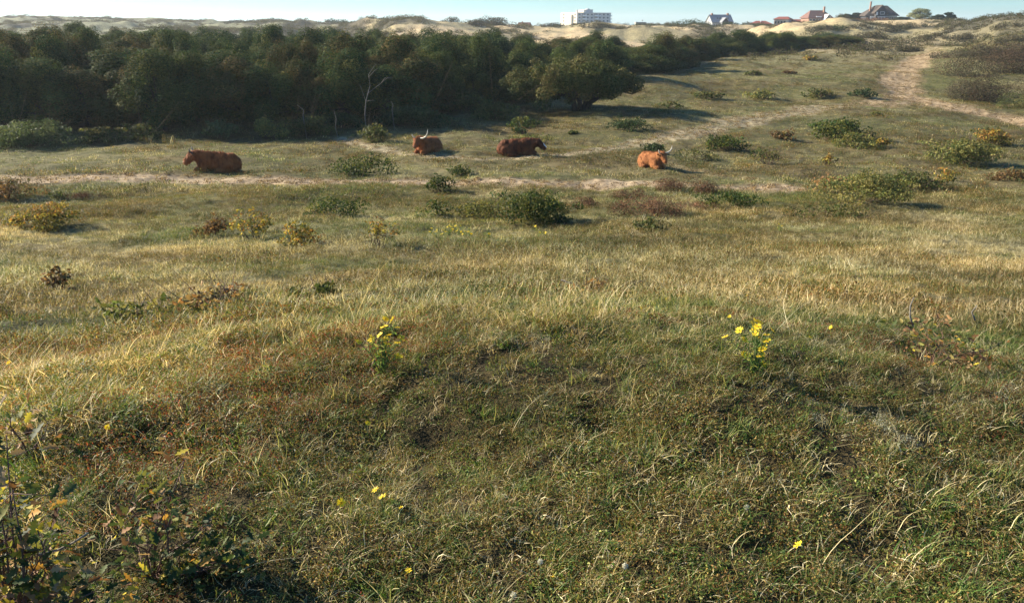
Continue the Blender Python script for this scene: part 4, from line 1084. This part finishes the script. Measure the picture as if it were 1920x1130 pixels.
# rough ground cover along the foot of the wood and on the heathy slopes
def cover_stuff(name, label, kind, n, y0, y1, prob, s, seed):
    rng = np.random.default_rng(seed); X, Y = wedge(n, y0, y1, rng, power=1.6, margin=1.1); cv = cover(X, Y)
    keep = rng.random(n) < prob(cv, X, Y)*(1 if kind == 'c_clod' else 1-np.clip(cv['path']*2, 0, 1)); X, Y = X[keep], Y[keep]
    b = .6+.8*fbm(X*.2, Y*.2, 65, 3); tint = np.stack([b*1.02, b, b*.95], 1)
    o = stuff(name, label, X, Y, rng.choice(KIND[kind], len(X)), s*rng.uniform(.5, 1.35, len(X)), tint, rng); o['category'] = 'scrub'
fy = lambda c: np.interp(c['Pp'], [a for a, b in FRONT], [b for a, b in FRONT])
cover_stuff('undergrowth', 'rough brownish undergrowth along the foot of the wood', 's_rough', 30000, 40, 105,
    lambda c, X, Y: sst(-6.5, -1.5, Y-fy(c))*sst(3, 0, Y-fy(c))*sst(1280, 1180, c['Pp'])*sst(.36, .56, fbm(X*.3, Y*.3, 67, 3))*.9, .9, 31)
cover_stuff('low_scrub', 'scattered low ragged scrub on the valley sides', 's_rough', 26000, 33, 130,
    lambda c, X, Y: sst(.56, .66, fbm(X*.16+3, Y*.13, 69, 4))*(.10+.5*sst(1450, 1750, c['Pp'])), .6, 32)
cover_stuff('track_litter', 'trampled clods and dry litter on the sandy tracks', 'c_clod', 60000, 28, 130, lambda c, X, Y: (c['path'] > .3)*.75, 1.0, 34)
cover_stuff('dune_heath', 'patches of dark low scrub and marram on the far dunes', 's_heath', 40000, 110, 520,
    lambda c, X, Y: (1-.55*sst(1640, 1760, c['Pp']))*np.clip(c['heath']*.9+.10*sst(.45, .6, fbm(X*.1, Y*.05, 68, 3)), 0, 1)*(1-.8*c['sand'])*(1-sst(0, 8, Y-fy(c))*sst(1560, 1540, c['Pp'])*sst(60, 0, Y-fy(c))), 1.3, 33)

# ------------------------------------------------------------------ close plants: oak saplings, ragwort, hawkweed, seed heads
SAGE_ = [(.05, .075, .025), (.08, .10, .035), (.035, .055, .02)]
OAKC = dict(green=SAGE_, turn=[(.14, .15, .035), (.50, .40, .05), (.07, .10, .03), (.45, .24, .05), (.20, .20, .05)], brown=[(.20, .10, .045), (.30, .17, .08), (.14, .07, .035), (.36, .24, .12)], dry=[(.40, .27, .13), (.30, .17, .08), (.22, .11, .05), (.34, .28, .09)])
def lobed(rng, L):
    "an oak leaf outline: lobes along both sides, bent and cupped, as a strip of quads"
    n = 13; t = np.linspace(0, 1, n)
    w_ = L*.30*np.sin(np.pi*np.clip(t*.93+.05, 0, 1))**.8*(.72+.34*np.cos(t*2*np.pi*3.5+rng.random()*.6)); w_[0] = L*.012; w_[-1] = L*.03
    x = t*L; b = rng.uniform(-.5, .9); z = -b*L*t**2*.5; cup = rng.uniform(.1, .5)
    A = np.stack([x, w_, z+w_*cup], 1); B = np.stack([x, 0*x, z], 1); D = np.stack([x, -w_, z+w_*cup], 1)
    V = np.concatenate([A, B, D]); Q = [(i, i+1, n+i+1, n+i) for i in range(n-1)]+[(n+i, n+i+1, 2*n+i+1, 2*n+i) for i in range(n-1)]
    return V, np.array(Q)
def oak_leaves(t, anchors, nper, L, pal, rng, name='foliage', spread=.03):
    V = []; Q = []; c = []; n = 0; p = np.array(pal)
    for a, d in anchors:
        for k in range(nper):
            v, q = lobed(rng, L*rng.uniform(.6, 1.2))
            az = rng.uniform(0, 6.28); e = Euler((rng.normal()*.7, rng.uniform(-.9, .5), az)).to_matrix()
            v = v@np.array(e).T+np.array(a)+rng.normal(size=3)*spread
            V.append(v); Q.append(q+n); n += len(v); c.append(np.tile(p[rng.integers(0, len(p))]*rng.uniform(.7, 1.3), (len(v), 1)))
    put(name, mesh_np(name, np.concatenate(V), [np.concatenate(Q)], np.concatenate(c), True, [LEAF]), t)
OAKTWIG = solid('oak_twig', (.13, .07, .05), .7, .3, 30)
def oak_sapling(px, py, y, tips, label, pal, L=.065, nper=4, seed=1, name='oak_sapling', twig=None, r0=.004, dens=7):
    rng = np.random.default_rng(seed); bx = xpx(y, px, py); b = Vector((bx, y, hz(bx, y)))
    t = root(name, b, label, 'sapling'); mb = MB(); an = []
    for i, (tx, ty, dy) in enumerate(tips):
        yy = y+dy; e = Vector((xpx(yy, tx, ty), yy, zpx(yy, ty)))-b
        e.z = max(e.z, hz(e.x+b.x, e.y+b.y)-b.z+.03)
        m1 = e*.35+Vector((rng.normal()*.02, rng.normal()*.02, .02)); m2 = e*.7+Vector((rng.normal()*.02, rng.normal()*.02, .01))
        mb.tube([(0, 0, -.02), m1, m2, e], [r0, r0*.8, r0*.6, r0*.3], 6)
        pts = [m1, m2, e]
        for k in range(dens):
            f = .3+.7*rng.random(); q = m1.lerp(m2, f*1.4) if f < .7 else m2.lerp(e, (f-.7)/.3)
            s_ = q+Vector(rng.normal(size=3))*.045; mb.tube([q, s_], [r0*.35, r0*.15], 4); an.append((s_, 0))
        an.append((e, 0))
    mb.build('stems', [twig or OAKTWIG], t, True)
    oak_leaves(t, an, nper, L, sum((OAKC[q] for q in pal), []), rng)
    return t
oak_sapling(-40, 1010, 1.75, [(12, 815, 0), (30, 890, .05), (-20, 860, 0), (20, 960, -.02), (-60, 800, .1)], 'oak sapling with large green and yellow leaves at the left photo edge', ['green', 'green', 'turn'], .05, 3, 3, dens=8)
oak_sapling(10, 1100, 1.72, [(20, 900, 0), (-20, 940, 0), (60, 960, .03), (40, 1000, 0), (100, 1000, .05), (-30, 1010, 0)], 'tangled oak sapling with brown and yellow leaves low at the left photo edge', ['turn', 'brown', 'green'], .045, 4, 33, dens=9)
oak_sapling(285, 1075, 2.02, [(352, 845, .1), (258, 905, .05), (392, 975, .05), (325, 950, 0), (230, 985, 0), (290, 1010, -.05)], 'oak sapling with thin reddish shoots and curled pale leaves, lower left', ['turn', 'green', 'brown', 'green'], .04, 3, 5, dens=9, r0=.0035)
oak_sapling(60, 1130, 1.78, [(20, 1075, 0), (110, 1060, 0), (170, 1080, 0), (60, 1020, .1), (210, 1120, -.05), (140, 1120, -.1), (0, 1120, 0)], 'low dark green oak shrub with yellowing leaves in the bottom left corner', ['green', 'green', 'turn', 'brown'], .042, 4, 7, dens=13)
oak_sapling(60, 850, 2.75, [(20, 780, 0), (90, 790, .05), (50, 800, .1), (130, 815, .1), (0, 800, .1)], 'dry rusty-leaved oak sapling behind the left-edge sapling', ['brown', 'dry', 'turn'], .055, 2, 9, dens=5)
oak_sapling(360, 1100, 2.0, [(430, 1090, 0), (330, 1080, 0), (460, 1120, 0), (300, 1120, 0), (390, 1060, .05)], 'dark leafy oak shrub low in the grass right of the reddish shoots', ['green', 'green', 'green', 'turn'], .04, 4, 21, dens=11)
oak_sapling(1745, 672, 3.75, [(1700, 610, 0), (1722, 600, .1), (1760, 605, 0), (1790, 640, .1), (1845, 655, .1), (1880, 640, .2), (1740, 640, -.1), (1800, 665, -.1)], 'dry brown-leaved oak scrub with grey twigs, right foreground', ['dry', 'turn', 'dry', 'green'], .036, 3, 11, r0=.003, dens=9)
def stick(label, pts, r, y):
    mb = MB(); w3 = []
    for px, py, dy in pts: w3.append(Vector((xpx(y+dy, px, py), y+dy, zpx(y+dy, py))))
    b = w3[0].copy(); b.z = hz(b.x, b.y); w3 = [p-b for p in w3]
    w3 = [Vector((p.x, p.y, max(p.z, hz(p.x+b.x, p.y+b.y)-b.z+.005))) for p in w3]
    mb.tube(w3, [r*(1-.6*i/(len(w3)-1)) for i in range(len(w3))], 6)
    tag(mb.build('dead_twig', [DEADWOOD], None, True, b), label, 'twig')
stick('grey forked dead twig standing above the dry brown oak scrub', [(1712, 612, 0), (1706, 592, 0), (1707, 572, 0), (1714, 557, 0)], .005, 3.75)
stick('straight pale dead twig leaning up in the lower left', [(78, 1030, 0), (100, 975, 0), (120, 932, .02)], .004, 1.95)
stick('gnarled grey branch lying across the low oak shrub, bottom left', [(22, 1045, 0), (48, 1024, 0), (75, 1040, 0), (110, 1030, 0), (140, 1015, 0), (165, 998, 0)], .006, 1.85)
stick('thin dark twig lying in the grass left of the tan-orange bush', [(1052, 525, 0), (1075, 532, 0), (1100, 542, 0)], .008, 7.4)
stick('short dead twig poking up right of the dry oak scrub', [(1828, 600, 0), (1822, 585, 0), (1832, 572, 0)], .005, 3.9)
YEL = [(.80, .60, .02), (.85, .68, .04)]
def head_mesh(r, n=13, colr=(.82, .62, .02), name='flower_head'):
    V = []; Q = []; c = []; rng = np.random.default_rng(n)
    for i in range(n):
        a = 2*math.pi*i/n+rng.normal()*.08; w_ = r*.24; ca, sa = math.cos(a), math.sin(a); rr = r*rng.uniform(.85, 1.1); dz = r*rng.uniform(-.05, .3)
        k = len(V)
        for q, s in ((.2, .6), (.2, -.6), (.75, -1), (.75, 1), (1, .5), (1, -.5)): V.append((ca*rr*q-sa*w_*s*.6, sa*rr*q+ca*w_*s*.6, dz*q))
        Q += [(k, k+1, k+2, k+3), (k+3, k+2, k+5, k+4)]; c += [colr]*6
    k = len(V); m = 8
    V += [(math.cos(2*math.pi*i/m)*r*.32, math.sin(2*math.pi*i/m)*r*.32, r*.02) for i in range(m)]+[(math.cos(2*math.pi*i/m)*r*.2, math.sin(2*math.pi*i/m)*r*.2, r*.18) for i in range(m)]
    Q += [(k+i, k+(i+1) % m, k+m+(i+1) % m, k+m+i) for i in range(m)]+[(k+m, k+m+1, k+m+2, k+m+3), (k+m, k+m+3, k+m+4, k+m+7), (k+m+4, k+m+5, k+m+6, k+m+7)]
    c += [(.60, .36, .01)]*(2*m)
    return mesh_np(name, V, [Q], np.array(c), False, [PETAL])
HEADS = [head_mesh(.5, n) for n in (12, 13, 15)]
STEM = solid('green_stem', (.11, .15, .05), .6, .2, 30)
def ragwort(px, py, y, heads, r, label, group=None, seed=0, leafn=40, name='ragwort'):
    rng = np.random.default_rng(seed); bx = xpx(y, px, py); b = Vector((bx, y, hz(bx, y)))
    t = root(name, b, label, 'flower', group); mb = MB(); lp = []
    for hx, hy in heads:
        dy = rng.normal()*.04*y/4; e = Vector((xpx(y+dy, hx, hy), y+dy, zpx(y+dy, hy)))-b; e.z = max(e.z, hz(e.x+b.x, e.y+b.y)-b.z+.04)
        m = Vector((e.x*.45, e.y*.45, e.z*.6)); mb.tube([(0, 0, -.01), m, e], [r*.14, r*.1, r*.07], 4)
        o = put('flower_head', HEADS[rng.integers(0, 3)], t, e, (rng.normal()*.35+.25, rng.normal()*.35, rng.random()*6)); o.scale = (r*2*rng.uniform(.8, 1.15),)*3
        for k in range(leafn//len(heads)+1): f = rng.random(); lp.append(m.lerp(e, f*.85) if rng.random() < .6 else Vector((0, 0, 0)).lerp(m, f))
    mb.build('stems', [STEM], t)
    pos = np.array([tuple(p) for p in lp])+rng.normal(size=(len(lp), 3))*r*.8; pos[:, 2] = np.maximum(pos[:, 2], .01)
    V, Q, c = leaves(pos, np.tile([0, 0, .3], (len(lp), 1)), r*1.6, pick('green', len(lp), rng)*2.6, rng, .22)
    put('leaves', mesh_np('leaves', V, [Q], c, False, [LEAF]), t)
ragwort(714, 676, P(714, 700).y, [(723,598),(735,600),(720,613),(744,614),(712,628),(697,632),(672,641),(722,636),(752,633),(746,642),(724,644),(695,637),(760,640),(730,628),(710,665),(746,668)], .020, 'yellow-flowered ragwort plant at the crest, left of centre', 'ragwort plants on the crest', 1, 190)
ragwort(1415, 700, P(1415, 700).y, [(1418,602),(1412,607),(1425,604),(1417,616),(1386,619),(1448,619),(1360,631),(1396,637),(1417,625),(1424,633),(1437,628),(1438,639),(1433,648),(1427,660),(1426,668),(1431,683),(1395,664),(1420,612),(1430,655)], .0185, 'bright yellow-flowered ragwort plant at the crest, right of centre', 'ragwort plants on the crest', 2, 190)
rg = random.Random(9)
for i, (px, py, n) in enumerate([(818, 440, 6), (842, 436, 9), (862, 436, 9), (880, 440, 6), (915, 441, 3), (1010, 438, 3)]):
    y = P(px, py+6).y
    ragwort(px, py+6, y, [(px+rg.uniform(-13, 13), py-rg.uniform(0, 14)) for _ in range(n)], .035, ['small yellow flower plant, first from left in the row below the big bush', 'yellow flower plant, second from left in the row below the big bush', 'yellow flower plant, third from left in the row below the big bush', 'yellow flower plant, fourth from left in the row below the big bush', 'few yellow flowers directly below the large centre bush', 'few yellow flowers right of the row below the large centre bush'][i], 'yellow flowers in the meadow', 30+i, 60)
ragwort(1463, 430, P(1463, 434).y, [(1461, 420), (1466, 424), (1459, 427)], .03, 'small green plant with yellow flowers in the right meadow', 'yellow flowers in the meadow', 50, 40)
def hawkweed(px, py, d, label, kind='yellow'):
    g = P(px, py+d); y = g.y; b = g; hx = xpx(y, px, py); r = {'yellow': .0155, 'small': .0115, 'bud': .008}.get(kind, .012)
    e = Vector((hx, y, zpx(y, py)))-b; rng = np.random.default_rng(int(px+py))
    t = root('hawkweed' if kind != 'seed' else 'seed_head_flower', b, label, 'flower', 'small flowers scattered in the near grass'); mb = MB()
    mb.tube([(0, 0, -.01), (e.x*.5+.01*rng.normal(), .01*rng.normal(), e.z*.5), e], [.0016, .0013, .001], 5); mb.build('stem', [STEM], t)
    if kind == 'seed':
        n = 240; d_ = rng.normal(size=(n, 3)); d_ /= np.linalg.norm(d_, axis=1)[:, None]
        V, Q, c = leaves(d_*.0085*rng.uniform(.5, 1, n)[:, None], d_, .006, np.tile([.62, .60, .50], (n, 1)), rng, .3)
        put('seed_ball', mesh_np('seed_ball', V, [Q], c, False, [PETAL]), t, e)
    else:
        o = put('flower_head', HEADS[rng.integers(0, 3)], t, e, (rng.normal()*.3+.45, rng.normal()*.3, rng.random()*6)); o.scale = (2*r, 2*r, 2*r*(1 if kind != 'bud' else 2.4))
for a in [(1497,1020,40,'largest bright yellow flower in the bottom right grass'),(640,942,30,'yellow flower, leftmost of the trio below the middle of the near grass'),(704,918,30,'yellow flower at the top of the near trio'),(718,930,30,'yellow flower at the right of the near trio'),(752,951,30,'orange-yellow closed flower just right of the near trio','bud'),
    (766,1069,30,'yellow flower alone in the bottom grass, left of the seed heads','small'),(1037,1081,25,'small orange-yellow flower beside the seed head','bud'),(690,793,25,'small yellow flower below the left ragwort','small'),(645,708,22,'orange-yellow flower just left below the left ragwort','small'),(657,727,22,'tiny yellow flower under the orange-yellow one','bud'),
    (1400,554,16,'single yellow flower above the right ragwort'),(1558,613,16,'yellow flower right of the right ragwort'),(1519,632,16,'small yellow flower between the right ragwort and its right neighbour','small'),(1368,593,14,'small yellow flower above left of the right ragwort','small'),(16,680,18,'yellow flower at the left edge of the photo'),
    (1249,561,12,'tiny yellow flower on the crest, middle','small'),(1202,578,12,'tiny yellow flower on the crest, left of the middle one','small'),(1180,868,22,'pale yellow flower in the near grass right of centre','bud'),(201,800,20,'small yellow flower behind the lower-left saplings','small'),
    (1013,1052,40,'round pale seed head on a stem at the bottom centre','seed'),(963,1114,25,'round pale seed head at the bottom edge','seed'),(1400,950,20,'fluffy pale seed head right of centre in the near grass','seed'),(1172,1060,20,'fluffy pale seed head between bottom centre and the yellow flower','seed')]:
    hawkweed(a[0], a[1], a[2], a[3], a[4] if len(a) > 4 else 'yellow')

# ------------------------------------------------------------------ thin sea haze over the dunes
HAZE_D = 0.00020
mz = bpy.data.materials.new('haze'); mz.use_nodes = True; nz = mz.node_tree; nz.nodes.remove(nz.nodes['Principled BSDF'])
pv = nz.nodes.new('ShaderNodeVolumePrincipled'); pv.inputs['Color'].default_value = (.82, .91, 1, 1); pv.inputs['Density'].default_value = HAZE_D; pv.inputs['Anisotropy'].default_value = .3
nz.links.new(pv.outputs[0], nz.nodes['Material Output'].inputs['Volume'])
mb = MB(); mb.box(-3400, 3400, -3400, 3400, -30, 40)
tag(mb.build('haze', [mz]), 'thin pale haze lying over the dunes', kind='stuff')
